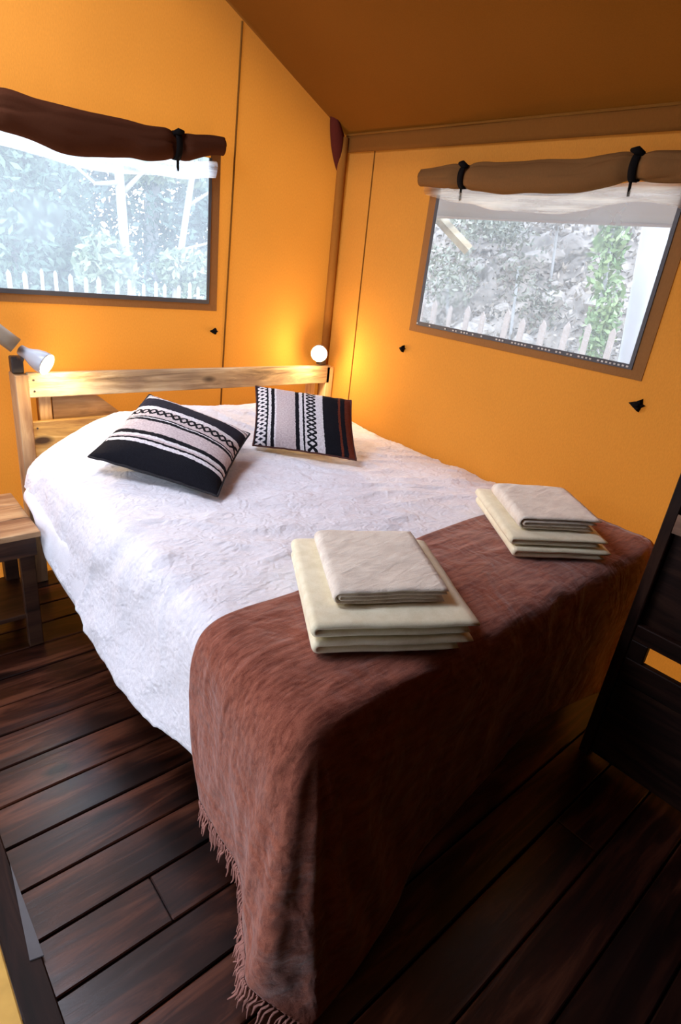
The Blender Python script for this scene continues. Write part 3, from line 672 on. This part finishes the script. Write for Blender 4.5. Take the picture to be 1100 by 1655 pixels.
# ------------------------------------------------------------------ cushions
def cushion_mat(name, stops, zig, axis, zn):
    """woven stripes: stops = [(pos, colour)], zig = [(start, end)] bands with a zigzag motif"""
    mt, nt, p = new_mat(name); uv = nt.nodes.new('ShaderNodeUVMap'); uv.uv_map = 'UVMap'
    sp = nt.nodes.new('ShaderNodeSeparateXYZ'); nt.links.new(uv.outputs[0], sp.inputs[0])
    wob = N(nt, 'ShaderNodeTexNoise', Scale=34.0, Detail=2.0); nt.links.new(uv.outputs[0], wob.inputs['Vector'])
    a = nt.nodes.new('ShaderNodeMath'); a.operation = 'MULTIPLY_ADD'; a.inputs[1].default_value = 0.018; nt.links.new(wob.outputs['Fac'], a.inputs[0])
    s = sp.outputs[axis]; t = sp.outputs[1 - axis]
    nt.links.new(s, a.inputs[2]); sub = nt.nodes.new('ShaderNodeMath'); sub.operation = 'SUBTRACT'; sub.inputs[1].default_value = 0.009; nt.links.new(a.outputs[0], sub.inputs[0])
    r = ramp(nt, stops, 'CONSTANT'); nt.links.new(sub.outputs[0], r.inputs[0]); out = r.outputs[0]
    def math2(op, x, y):
        n = nt.nodes.new('ShaderNodeMath'); n.operation = op
        for k, q in enumerate((x, y)):
            if q is None: continue
            if isinstance(q, (int, float)): n.inputs[k].default_value = q
            else: nt.links.new(q, n.inputs[k])
        return n.outputs[0]
    for (z0, z1, fg, bgc, dbl) in zig:
        lt = math2('DIVIDE', math2('SUBTRACT', sub.outputs[0], z0), z1 - z0)       # 0..1 in band
        tri = math2('ABSOLUTE', math2('SUBTRACT', math2('FRACT', math2('MULTIPLY', t, zn), None), 0.5), None)   # 0..0.5
        tri = math2('MULTIPLY', tri, 2.0)
        d1 = math2('ABSOLUTE', math2('SUBTRACT', lt, tri), None)
        if dbl: d1 = math2('MINIMUM', d1, math2('ABSOLUTE', math2('SUBTRACT', lt, math2('SUBTRACT', 1.0, tri)), None))
        m1 = math2('LESS_THAN', d1, 0.20)
        inb = math2('MULTIPLY', math2('GREATER_THAN', lt, 0.0), math2('LESS_THAN', lt, 1.0))
        c = nt.nodes.new('ShaderNodeMixRGB'); nt.links.new(m1, c.inputs[0]); c.inputs[1].default_value = (*bgc, 1); c.inputs[2].default_value = (*fg, 1)
        c2 = nt.nodes.new('ShaderNodeMixRGB'); nt.links.new(inb, c2.inputs[0]); nt.links.new(out, c2.inputs[1]); nt.links.new(c.outputs[0], c2.inputs[2]); out = c2.outputs[0]
    # fibre variation
    fn = N(nt, 'ShaderNodeTexNoise', Scale=60.0, Detail=3.0); nt.links.new(uv.outputs[0], fn.inputs['Vector'])
    fr_ = ramp(nt, [(0.3, (0.72, 0.68, 0.68)), (0.65, (1, 1, 1))]); nt.links.new(fn.outputs['Fac'], fr_.inputs[0])
    mu = nt.nodes.new('ShaderNodeMixRGB'); mu.blend_type = 'MULTIPLY'; mu.inputs[0].default_value = 1; nt.links.new(out, mu.inputs[1]); nt.links.new(fr_.outputs[0], mu.inputs[2])
    nt.links.new(mu.outputs[0], p.inputs['Base Color']); p.inputs['Roughness'].default_value = 0.95; p.inputs['Specular IOR Level'].default_value = 0.1
    wv = N(nt, 'ShaderNodeTexWave', Scale=45.0, Distortion=1.0); wv.bands_direction = 'X' if axis else 'Y'; nt.links.new(uv.outputs[0], wv.inputs['Vector'])
    nt.links.new(bump(nt, fn.outputs['Fac'], 0.003, 0.6, bump(nt, wv.outputs['Fac'], 0.0012, 0.5)), p.inputs['Normal'])
    return mt
def cushion(name, label, A, B, Cc, D, th, mat, back, seed, group):
    """corners A(top left) B(top right) C(bottom right) D(bottom left) of the seam; th = half thickness"""
    A, B, Cc, D = map(Vector, (A, B, Cc, D)); n = 44
    ctr = (A + B + Cc + D) / 4; nrm = (B - A).cross(D - A).normalized() * -1
    root = empty(name, ctr, label=label, cat='cushion', group=group)
    up = []; dn = []; uvs = []
    for j in range(n + 1):
        for i in range(n + 1):
            u = i / n; v = j / n
            # sides pull in between the corners
            x = 2 * u - 1; y = 2 * v - 1
            pin = 0.045
            u2 = 0.5 + 0.5 * x * (1 - pin * (1 - y * y)); v2 = 0.5 + 0.5 * y * (1 - pin * (1 - x * x))
            p = A * (1 - u2) * (1 - v2) + B * u2 * (1 - v2) + Cc * u2 * v2 + D * (1 - u2) * v2
            h = ((1 - abs(x) ** 2.6) * (1 - abs(y) ** 2.6)) ** 0.55
            w = 0.007 * nz(x * 2.2, y * 2.2, seed) * h + 0.004 * nz(x * 6, y * 6, seed + 3) * (1 - h) + 0.0018 * nz(x * 18, y * 18, seed)
            up.append(p + nrm * (th * h + w)); dn.append(p - nrm * (th * h * 0.8) + nrm * w * (1 if h == 0 else 0.5)); uvs.append((u, v))
    F = grid_faces(n + 1, n + 1)
    for nm, vs_, mt, fl in (('cushion_front', up, mat, False), ('cushion_back', dn, back, True)):
        me = mesh(nm, [tuple(q - ctr) for q in vs_], [q[::-1] if not fl else q for q in F])
        uvl = me.uv_layers.new(name='UVMap')
        for lp in me.loops: uvl.data[lp.index].uv = uvs[lp.vertex_index]
        link_mesh(nm, me, mt, root, loc=(0, 0, 0), smooth=True)
    rim = [i for i in range(n + 1)] + [j * (n + 1) + n for j in range(1, n + 1)] + [n * (n + 1) + i for i in range(n - 1, -1, -1)] + [j * (n + 1) for j in range(n - 1, 0, -1)]
    P = [up[i] * 0.5 + dn[i] * 0.5 - ctr for i in rim]; P.append(P[0])
    o = MB().tube(P, 0.0042, 6, cap=False); link_mesh('piping', mesh('piping', o.v, o.f), back, root, loc=(0, 0, 0), smooth=True)
    return root
BK = (0.010, 0.010, 0.014); NV = (0.022, 0.022, 0.034); CR = (0.62, 0.52, 0.52); WH = (0.78, 0.74, 0.76); BR = (0.16, 0.035, 0.018)
m1 = cushion_mat('striped_weave_zigzag', [(0.0, WH), (0.045, BK), (0.06, WH), (0.10, NV), (0.275, BK), (0.285, WH), (0.335, CR), (0.345, CR), (0.435, CR), (0.462, BK), (0.478, WH),
    (0.49, BK), (0.52, CR), (0.67, BK), (0.715, WH), (0.745, CR), (0.765, BK), (0.785, WH), (0.82, BK)], [(0.338, 0.428, BK, CR, True)], 1, 7)
m2 = cushion_mat('striped_weave_diamonds', [(0.0, BK), (0.135, WH), (0.165, BK), (0.20, WH), (0.22, CR), (0.415, BK), (0.455, WH), (0.49, BK), (0.51, WH), (0.64, WH), (0.70, BK), (0.86, BR), (0.885, BK), (0.93, BR)],
    [(0.02, 0.12, WH, NV, True), (0.53, 0.63, BK, WH, True)], 0, 7)
bkm = plain('black_cushion_back', (0.014, 0.013, 0.016), 0.95)
cushion('striped_cushion', 'striped black and cream cushion lying tilted with its dark band toward the left', (1.03, 2.345, .890), (1.306, 1.985, .795), (0.955, 1.630, .708), (0.668, 2.050, .754), 0.074, m1, bkm, 1, 'striped woven cushions')
cushion('striped_cushion', 'striped cushion with vertical bands and black right end, propped near the right lamp', (1.515, 2.273, .922), (1.809, 1.927, .922), (1.693, 1.724, .713), (1.350, 2.022, .728), 0.062, m2, plain('dark_red_cushion_back', (0.07, 0.02, 0.015), 0.95), 5, 'striped woven cushions')

# ------------------------------------------------------------------ folded towels
def folded(name, label, org, ux, uy, W_, D_, z0, nests, t, mat, seed, parent_group, open_left=False):
    """nested U folds. ux runs along the front edge, uy away from the viewer; each nest is two layers"""
    ux = Vector(ux).normalized(); uy = Vector(uy).normalized(); mb = MB(); total = nests * 2 * t
    for q in range(nests):
        r_out = total / 2 - q * t; hh = t * 0.47
        cz = z0 + total / 2; rc = r_out - t / 2; x_s = total / 2 + 0.002 * q; xe1 = W_ - 0.006 * q + 0.006 * math.sin(seed + q * 2); xe2 = W_ - 0.014 * ((q + seed) % 2) - 0.010
        cl = [(xe1 - (xe1 - x_s) * k / 16, cz + rc) for k in range(16)]
        cl += [(x_s - rc * math.sin(a) , cz + rc * math.cos(a)) for a in np.linspace(0, math.pi, 9)]
        cl += [(x_s + (xe2 - x_s) * k / 16, cz - rc) for k in range(1, 17)]
        nc = len(cl); st = [0, 0.006, 0.014] + list(np.linspace(0.035, D_ - 0.035, 16)) + [D_ - 0.014, D_ - 0.006, D_]
        dy0 = 0.004 * nz(q, seed, 1) ; base_v = []
        for si, y in enumerate(st):
            e = min(y, D_ - y); k = math.sqrt(max(0.04, min(1, e / 0.013) * (2 - min(1, e / 0.013))))
            ring = []
            for ci, (x, z) in enumerate(cl):
                a = cl[max(ci - 1, 0)]; b = cl[min(ci + 1, nc - 1)]; tx, tz = b[0] - a[0], b[1] - a[1]; l = math.hypot(tx, tz) + 1e-9
                nx_, nz__ = -tz / l, tx / l
                ce = min(ci, nc - 1 - ci); kk = k * (0.35 if ce == 0 else 1)
                wob = 0.0032 * nz(x * 9, y * 11, seed + q * 0.2) + 0.0015 * nz(x * 26, y * 20, seed)
                for sg in (1, -1):
                    ring.append((x + nx_ * hh * kk * sg, y + dy0 + 0.0035 * nz(x * 8, q * 3 + z * 20, seed), z + nz__ * hh * kk * sg + wob * (z - z0 + 0.004) / total))
            # order: outer side then inner side
            outer = ring[0::2]; inner = ring[1::2][::-1]; base_v.append(outer + inner)
        n = len(base_v[0]); V = []
        for ring in base_v:
            for (x, y, z) in ring:
                p = Vector(org) + ux * x + uy * y; V.append((p.x, p.y, max(z, z0 + 0.0005)))
        F = grid_faces(n, len(st), wrap=True)
        h = n // 2
        for base, fl in ((0, 0), ((len(st) - 1) * n, 1)):
            for k in range(h - 1):
                qd = (base + k, base + k + 1, base + n - 2 - k, base + n - 1 - k); F.append(qd if fl else qd[::-1])
        mb.add(V, F)
    return mb.make(name, mat, smooth=True, label=label, cat='towel', group=parent_group)
fx = (0.342, -0.19, 0); fy = (0.48, 0.86, 0)
g1 = 'folded towels in the pile on the left'; g2 = 'folded towels in the pile on the right'
folded('folded_towel', 'cream bath towel at the bottom of the near pile, resting on the throw', (0.698, 0.772, 0), fx, (0.50, 0.86, 0), 0.378, 0.450, 0.6995, 1, 0.018, M_TOWEL, 1.3, g1)
folded('folded_towel', 'cream bath towel in the middle of the near pile with rounded folded edge', (0.697, 0.780, 0), fx, (0.50, 0.86, 0), 0.398, 0.430, 0.7375, 1, 0.0180, M_TOWEL, 2.6, g1)
folded('folded_hand_towel', 'smaller cream hand towel on top of the near pile of towels', (0.785, 0.815, 0), (0.342, -0.18, 0), (0.50, 0.86, 0), 0.290, 0.325, 0.7765, 2, 0.0095, M_TOWEL2, 4.1, g1)
hx = (0.30, -0.20, 0)
folded('folded_towel', 'cream bath towel at the bottom of the far pile near the right wall', (1.552, 0.822, 0), hx, (0.62, 0.80, 0), 0.350, 0.455, 0.6995, 1, 0.017, M_TOWEL, 5.2, g2)
folded('folded_towel', 'cream bath towel in the middle of the far pile near the right wall', (1.552, 0.840, 0), hx, (0.62, 0.80, 0), 0.338, 0.430, 0.7358, 1, 0.0150, M_TOWEL, 6.9, g2)
folded('folded_hand_towel', 'smaller hand towel on top of the far pile of towels near the wall', (1.616, 0.860, 0), hx, (0.62, 0.80, 0), 0.285, 0.315, 0.7685, 2, 0.0115, M_TOWEL2, 8.4, g2)

# ------------------------------------------------------------------ nightstand
ns = empty('nightstand', (0.25, 2.23, 0), label='pine nightstand with a two-board top to the left of the bed', cat='nightstand')
for a, b in ((2.040, 2.175), (2.179, 2.31), (2.314, 2.435)): MB().box(0.0, 0.484, a, b, 0.478, 0.500, 0.002).make('top_board', M_STAND, ns)
MB().box(0.02, 0.470, 2.055, 2.075, 0.400, 0.478, 0.002).make('apron', M_STANDL, ns)
MB().box(0.452, 0.470, 2.075, 2.41, 0.400, 0.478, 0.002).make('apron', M_STANDL, ns)
for x in (0.02, 0.415):
    for y in (2.055, 2.36): MB().box(x, x + 0.05, y + (0.02 if y < 2.1 else 0), y + 0.05, 0, 0.478 if y > 2.1 else 0.40, 0.002).make('leg', M_STANDL, ns)
MB().box(0.03, 0.46, 2.08, 2.40, 0.13, 0.148, 0.002).make('lower_shelf', M_STANDL, ns)

# ------------------------------------------------------------------ reading lamps
def lamp(label, mouth, axis, power, back_pts, clamp, body=True):
    mouth = Vector(mouth); a = Vector(axis).normalized()
    root = empty('reading_lamp', clamp, label=label, cat='lamp', group='reading lamps clipped to the headboard')
    prof = [(0.000, 0.0435), (0.006, 0.0445), (0.030, 0.0425), (0.055, 0.036), (0.075, 0.027), (0.090, 0.022), (0.115, 0.0205), (0.118, 0.012)]
    ref = a.cross(Vector((0, 0, 1))).normalized(); b = a.cross(ref); n = 28; V = []
    inner = [(0.004, 0.0415), (0.030, 0.039), (0.050, 0.032)]
    rings = [(d, r) for d, r in prof[::-1]] + inner
    for d, r in rings:
        for k in range(n):
            t = 2 * math.pi * k / n; V.append(tuple(mouth - a * d + (ref * math.cos(t) + b * math.sin(t)) * r))
    F = grid_faces(n, len(rings), wrap=True); F.append(tuple(range(n)))
    link_mesh('shade', mesh('shade', V, F), M_LAMPW, root, smooth=True)
    # bulb: shallow dome filling the mouth
    V = []; dr = [(0.012, 0.0385), (0.006, 0.034), (0.001, 0.024), (-0.001, 0.010)]
    for d, r in dr:
        for k in range(n):
            t = 2 * math.pi * k / n; V.append(tuple(mouth - a * d + (ref * math.cos(t) + b * math.sin(t)) * r))
    F = grid_faces(n, len(dr), wrap=True) + [tuple((len(dr) - 1) * n + k for k in range(n))]
    link_mesh('bulb', mesh('bulb', V, F), M_BULB, root, smooth=True)
    MB().tube(back_pts, 0.031 if body else 0.012, 14).make('arm', M_ARM, root, smooth=True)
    c = Vector(clamp); MB().box(c.x - 0.022, c.x + 0.022, c.y - 0.02, c.y + 0.02, c.z - 0.02, c.z + 0.045, 0.004).make('clamp', M_BRACKET, root)
    MB().tube([c + Vector((0, 0, 0.04)), mouth - a * 0.10 + Vector((-0.01, 0.0, -0.03)), mouth - a * 0.105], 0.008, 8).make('joint', M_BRACKET, root, smooth=True)
    L = bpy.data.lights.new('lamp_light', 'POINT'); L.energy = power; L.color = (1.0, 0.72, 0.36); L.shadow_soft_size = 0.035
    lo = bpy.data.objects.new('lamp_light', L); COL.objects.link(lo); lo.location = mouth + a * 0.045
lamp('white cup-shaped reading lamp glowing above the left post of the headboard', (0.668, 2.46, 1.000), (0.075, -0.085, -0.045), 5.0,
     [(0.575, 2.51, 1.064), (0.545, 2.52, 1.090), (0.50, 2.535, 1.13), (0.44, 2.555, 1.185)], (0.585, 2.575, 0.968))
lamp('round reading lamp shining from the right end of the headboard in the corner', (2.045, 2.475, 1.030), (-0.62, -0.75, -0.12), 12.0,
     [(2.115, 2.552, 1.042), (2.13, 2.57, 1.03), (2.14, 2.575, 1.0)], (2.14, 2.565, 0.974), False)

# ------------------------------------------------------------------ dark shelf / ladder unit at the foot of the bed
su = empty('shelf_unit', (1.98, 0.1, 0), label='dark brown wooden open shelf unit with upright post at the right edge, foot of bed', cat='shelf')
def sp_(name, box, mat=M_DARKX): MB().box(*box, 0.003).make(name, mat, su)
sp_('post', (1.80, 1.86, 0.478, 0.512, 0.0, 1.98), M_DARKW)
sp_('post', (2.15, 2.20, 0.10, 0.15, 0.0, 1.98), M_DARKW)
sp_('post', (1.80, 1.86, -0.55, -0.50, 0.0, 1.98), M_DARKW); sp_('post', (2.15, 2.20, -0.55, -0.50, 0.0, 1.98), M_DARKW)
sp_('side_rail', (1.803, 1.83, -0.50, 0.478, 0.500, 0.556))
sp_('side_rail', (1.803, 1.83, -0.50, 0.478, 0.345, 0.432))
sp_('side_panel', (1.808, 1.822, -0.50, 0.478, 0.02, 0.345))
sp_('side_rail', (1.803, 1.83, -0.50, 0.478, 1.90, 1.97))
sp_('glow_block_panel', (2.202, 2.212, -0.50, 0.478, 0.556, 1.97), M_DARKX)  # unseen panel added to block the glow of the right wall
sp_('top_board', (1.80, 2.21, -0.55, 0.512, 1.981, 2.0))  # unit carried up out of view to cut the wall glow
sp_('shelf_board', (1.86, 2.15, -0.50, 0.478, 1.05, 1.07)); sp_('shelf_board', (1.86, 2.15, -0.50, 0.478, 1.50, 1.52))
sp_('side_panel', (1.832, 1.842, -0.50, 0.478, 0.510, 1.90))
sp_('filler_strip', (1.803, 1.829, 0.424, 0.478, 0.432, 0.500), M_DARKW)
sp_('shelf_board', (1.86, 2.15, -0.50, 0.478, 0.556, 0.576)); sp_('shelf_board', (1.86, 2.15, -0.50, 0.478, 0.20, 0.22))
MB().box(1.796, 1.8005, 0.440, 0.478, 0.882, 0.942, 0.001).make('wooden_peg', wood('tan_peg', [(0.08, 0.035, 0.02), (0.16, 0.08, 0.045), (0.24, 0.13, 0.08)], 1), su)

# ------------------------------------------------------------------ outdoors
ground = link_mesh('ground_lawn', mesh('g', [(-30, -30, -0.35), (60, -30, -0.35), (60, 60, -0.35), (-30, 60, -0.35)], [(0, 1, 2, 3)]), M_GRASS, kind='structure')
def leaves(centres, n, size):
    """n bent leaves spread through ellipsoids [(centre, radii)]"""
    C = np.array([c for c, r in centres], float); Rr = np.array([r for c, r in centres], float)
    k = rng.integers(0, len(centres), n); d = rng.normal(size=(n, 3)); d /= np.linalg.norm(d, axis=1, keepdims=True)
    P = C[k] + d * Rr[k] * (rng.random((n, 1)) ** 0.45)
    a = rng.normal(size=(n, 3)); a /= np.linalg.norm(a, axis=1, keepdims=True); b = np.cross(a, rng.normal(size=(n, 3))); b /= np.linalg.norm(b, axis=1, keepdims=True)
    s = size * (0.6 + 0.8 * rng.random((n, 1)))
    V = np.stack([P - a * s, P + b * s * 0.42, P + a * s, P - b * s * 0.42], 1).reshape(-1, 3)
    me = bpy.data.meshes.new('leaves'); me.vertices.add(4 * n); me.vertices.foreach_set('co', V.ravel())
    me.loops.add(4 * n); me.loops.foreach_set('vertex_index', np.arange(4 * n)); me.polygons.add(n)
    me.polygons.foreach_set('loop_start', np.arange(0, 4 * n, 4)); me.polygons.foreach_set('loop_total', np.full(n, 4)); me.update(calc_edges=True); return me
def tree(label, trunk, r0, r1, blobs, n, size, lm, branches=(), group='trees outside the tent'):
    t = empty('tree', trunk[0], label=label, cat='tree', group=group)
    mb = MB(); k = len(trunk); mb.tube(trunk, [r0 + (r1 - r0) * i / (k - 1) for i in range(k)], 10)
    for b in branches: mb.tube(b, [r1 * 0.7, r1 * 0.4, r1 * 0.2][:len(b)], 7)
    mb.make('trunk', M_BARK, t, smooth=True)
    link_mesh('foliage', leaves(blobs, n, size), lm, t, kind='stuff')
tree('slim pale-barked tree standing behind the fence, left of the two trunks', [(2.95, 7, -.35), (2.87, 7, .91), (2.82, 7, 1.25), (2.78, 7, 2.06), (2.80, 7.1, 3.4)], 0.06, 0.045,
     [((2.4, 7.2, 2.9), (1.0, .8, .7)), ((2.6, 7.0, 1.15), (.35, .25, .35)), ((3.1, 7.2, 2.35), (.5, .4, .3))], 2600, 0.06, M_LEAF_L,
     [[(2.78, 7, 2.0), (2.5, 6.95, 1.95), (2.1, 6.9, 2.2)], [(2.8, 7, 1.9), (3.1, 7, 2.2), (3.5, 7, 2.5)]])
tree('slim pale leaning tree by the right edge of the back window', [(3.36, 7, -.35), (3.42, 7, .87), (3.48, 7, 1.30), (3.63, 7, 2.2), (3.85, 7.1, 3.4)], 0.04, 0.036,
     [((3.7, 7.2, 2.6), (.8, .6, .5)), ((3.6, 7.0, 1.2), (.45, .3, .25)), ((4.6, 8.6, 0.5), (1.2, .4, .8))], 3200, 0.055, M_LEAF_L, [[(3.50, 7, 1.4), (3.8, 7, 1.5), (4.1, 7, 1.6)], [(3.6, 7, 1.9), (3.9, 7, 2.1), (4.2, 7, 2.2)]])
tree('large blue-green bushy tree filling the left half of the back window', [(2.0, 8.2, -.35), (2.0, 8.2, 1.0), (2.1, 8.2, 2.2)], 0.12, 0.08,
     [((1.9, 8.0, 1.5), (.55, .5, .9)), ((2.25, 8.0, 1.9), (.6, .5, .6)), ((1.6, 8.2, 2.4), (.8, .6, .6)), ((2.6, 8.3, 1.1), (.6, .4, .6)), ((1.7, 8.1, 0.5), (1.1, .5, .8)), ((3.0, 8.4, 0.4), (1.2, .4, .7))], 13000, 0.055, M_LEAF_M)
tree('dark dense tree behind, at the far left of the back window', [(0.9, 10, -.35), (0.9, 10, 1.6), (1.0, 10, 3.0)], 0.15, 0.1,
     [((0.8, 10, 1.6), (1.3, .7, 1.8)), ((2.6, 10.4, 1.4), (1.6, .7, 1.9)), ((1.7, 10.2, 3.0), (1.5, .7, .8))], 15000, 0.075, M_LEAF_D)
tree('dark dense tree behind the two pale trunks', [(4.6, 10.3, -.35), (4.6, 10.3, 1.6), (4.7, 10.3, 3.0)], 0.15, 0.1,
     [((4.6, 10.3, 1.4), (1.7, .7, 1.9)), ((4.0, 10.2, 3.0), (1.5, .7, .8)), ((6.2, 10.6, 2.2), (1.3, .7, 1.8))], 15000, 0.075, M_LEAF_D)
# fence behind the tent
def fence(label, P0, P1, n, z0, hs, w, mat, ax):
    P0, P1 = Vector(P0), Vector(P1); f = empty('picket_fence', P0, label=label, cat='fence')
    d = (P1 - P0); L = d.length; d.normalize(); q = Vector((-d.y, d.x, 0))
    for i in range(n):
        c = P0 + d * (L * i / (n - 1)) + d * random.uniform(-.02, .02); h = hs + random.uniform(-.03, .05); ww = w * random.uniform(.8, 1.25); lean = random.uniform(-.02, .02)
        V = []
        for k, (s, z) in enumerate([(-ww, z0), (ww, z0), (ww, h - ww * 1.6), (0, h), (-ww, h - ww * 1.6)]):
            for t in (-0.009, 0.009): V.append(c + d * (s + lean * (z - z0)) + q * t + Vector((0, 0, z)))
        F = [(0, 2, 4, 6, 8), (9, 7, 5, 3, 1)] + [((2 * k) % 10, (2 * k + 1) % 10, (2 * k + 3) % 10, (2 * k + 2) % 10) for k in range(5)]
        MB().add(V, F).make('picket', mat, f)
    for z in (0.1, hs - 0.28):
        a, b = P0 + q * 0.03, P1 + q * 0.03; o = MB(); o.tube([a + Vector((0, 0, z)), b + Vector((0, 0, z))], 0.022, 6); o.make('fence_rail', mat, f)
fence('pale thin picket fence seen at the bottom of the back window', (0.73, 6, 0), (4.4, 6, 0), 29, -.35, 1.09, 0.016, M_PICKET, 0)
fence('tan picket fence seen at the bottom of the right window', (5.5, 0.8, 0), (5.5, 5.6, 0), 21, -.35, 1.20, 0.030, M_PICKET2, 1)
# stony bank to the right with rocks and shrubs
nx, ny = 110, 160; V = []
for j in range(ny):
    for i in range(nx):
        x = 5.9 + 6.0 * i / (nx - 1); y = -3 + 14.0 * j / (ny - 1); t = i / (nx - 1)
        V.append((x + 0.15 * nz(x, y, 2, 1.7), y, -0.4 + 5.2 * t ** 0.8 + 0.30 * nz(x, y, 0, 1.3) + 0.14 * nz(x, y, 7, 4) + 0.05 * nz(x, y, 3, 11)))
bank = link_mesh('ground_bank', mesh('bank', V, grid_faces(nx, ny)), M_BANK, kind='structure', smooth=True)
def rock_mesh(seed):
    import bmesh
    bm = bmesh.new(); bmesh.ops.create_icosphere(bm, subdivisions=2, radius=1)
    for v in bm.verts: v.co *= 1 + 0.35 * nz(v.co.x, v.co.y, v.co.z + seed * 3, 1.2)
    me = bpy.data.meshes.new('rock'); bm.to_mesh(me); bm.free(); return me
rm = [rock_mesh(i) for i in range(4)]
for i in range(220):
    t = random.random() * 0.75; x = 5.9 + 6.0 * t; y = random.uniform(1.5, 7.5)
    z = -0.4 + 5.2 * t ** 0.8 + 0.30 * nz(x, y, 0, 1.3)
    o = link_mesh('rock', rm[i % 4], M_ROCK, bank, loc=(x, y, z)); s = random.uniform(0.05, 0.22); o.scale = (s, s * random.uniform(.7, 1.3), s * 0.7); o.rotation_euler = (0, 0, random.uniform(0, 6))
# leaf litter and dry scrub covering the bank
n_ = 26000; tt = rng.random(n_) * 0.8; px_ = 5.9 + 6.0 * tt; py_ = 1.0 + 7.5 * rng.random(n_)
lit = leaves([((0, 0, 0), (0.05, 0.05, 0.09))], n_, 0.045); co = np.empty(n_ * 12); lit.vertices.foreach_get('co', co); co = co.reshape(n_, 4, 3)
pz_ = np.array([-0.4 + 5.2 * t ** 0.8 + 0.30 * nz(x, y, 0, 1.3) + 0.14 * nz(x, y, 7, 4) + 0.03 for t, x, y in zip(tt, px_, py_)])
co += np.stack([px_, py_, pz_], 1)[:, None, :]; lit.vertices.foreach_set('co', co.ravel()); lit.update()
link_mesh('leaf_litter', lit, leafmat('litter', (0.09, 0.075, 0.055), (0.46, 0.38, 0.31)), bank, kind='stuff')
def shrub(label, blobs, n, size, lm, stem):
    t = empty('shrub', stem[0], label=label, cat='shrub', group='shrubs on the stony bank')
    link_mesh('foliage', leaves(blobs, n, size), lm, t, kind='stuff'); MB().tube(stem, 0.02, 6).make('stem', M_BARK, t)
shrub('fresh green climbing shrub beside the white post outside the right window', [((6.3, 3.15, 1.9), (.25, .15, .5)), ((6.3, 3.0, 1.2), (.25, .16, .5)), ((6.2, 2.2, 1.4), (.3, .3, .9)), ((6.3, 3.2, 2.5), (.3, .2, .4))], 2300, 0.045, M_LEAF_Y, [(6.4, 3.1, 0), (6.3, 3.1, 1.6), (6.3, 3.2, 2.3)])
shrub('olive shrub in the middle of the stony bank', [((6.8, 4.5, 1.7), (.3, .35, .45)), ((6.6, 3.95, 1.3), (.25, .3, .3)), ((6.9, 4.8, 2.1), (.3, .3, .2))], 700, 0.035, leafmat('olive_leaves', (0.07, 0.07, 0.045), (0.20, 0.19, 0.13)), [(6.9, 4.4, 0.3), (6.8, 4.5, 1.7)])
shrub('pale sparse shrub at the left side of the right window', [((6.8, 5.6, 1.5), (.5, .5, .45)), ((6.9, 5.2, 2.2), (.6, .4, .3))], 1500, 0.04, leafmat('dusty_leaves', (0.15, 0.16, 0.11), (0.36, 0.35, 0.27)), [(7.0, 5.5, 0.3), (6.8, 5.6, 1.5)])
shrub('dead brown shrub high on the stony bank', [((7.6, 4.6, 2.5), (.5, .8, .3)), ((7.6, 6.0, 2.5), (.6, .6, .4))], 2600, 0.04, leafmat('dry_leaves', (0.14, 0.11, 0.08), (0.34, 0.28, 0.22)), [(7.8, 4.6, 1.5), (7.6, 4.6, 2.4)])
# awning in front of the right window with its rafter and a white post
G = np.array([[(x, y, 1.865 + (3.42 - x) * 0.30 + 0.010 * nz(x * 2, y * 3, 1)) for x in np.linspace(2.62, 3.42, 8)] for y in np.linspace(-2.0, 5.2, 50)])
aw = empty('awning', (3.0, 1.5, 1.9), label='beige canvas awning outside the right window with a pine rafter', cat='awning')
sheet('awning_canvas', G, 0.004, M_AWN, aw)
MB().tube([(3.42, -2.0, 1.865), (3.42, 5.2, 1.865)], 0.014, 8).make('awning_hem', M_AWN, aw, smooth=True)
d = Vector((3.60, 2.82, 1.675)) - Vector((3.3, 3.18, 2.02)); q = Vector((3.3, 3.18, 2.02))
MB().tube([q - d * 0.2, q + d * 1.0], 0.038, 4).make('rafter', M_RAFTER, aw)
MB().tube([(4.0, 1.60, -0.35), (4.0, 1.655, 1.14), (4.0, 1.75, 1.93), (4.0, 1.79, 2.3)], [0.075, 0.075, 0.078, 0.08], 16).make('white_post', M_WHITEP, smooth=True, label='thick white post leaning slightly outside the right window', cat='post')
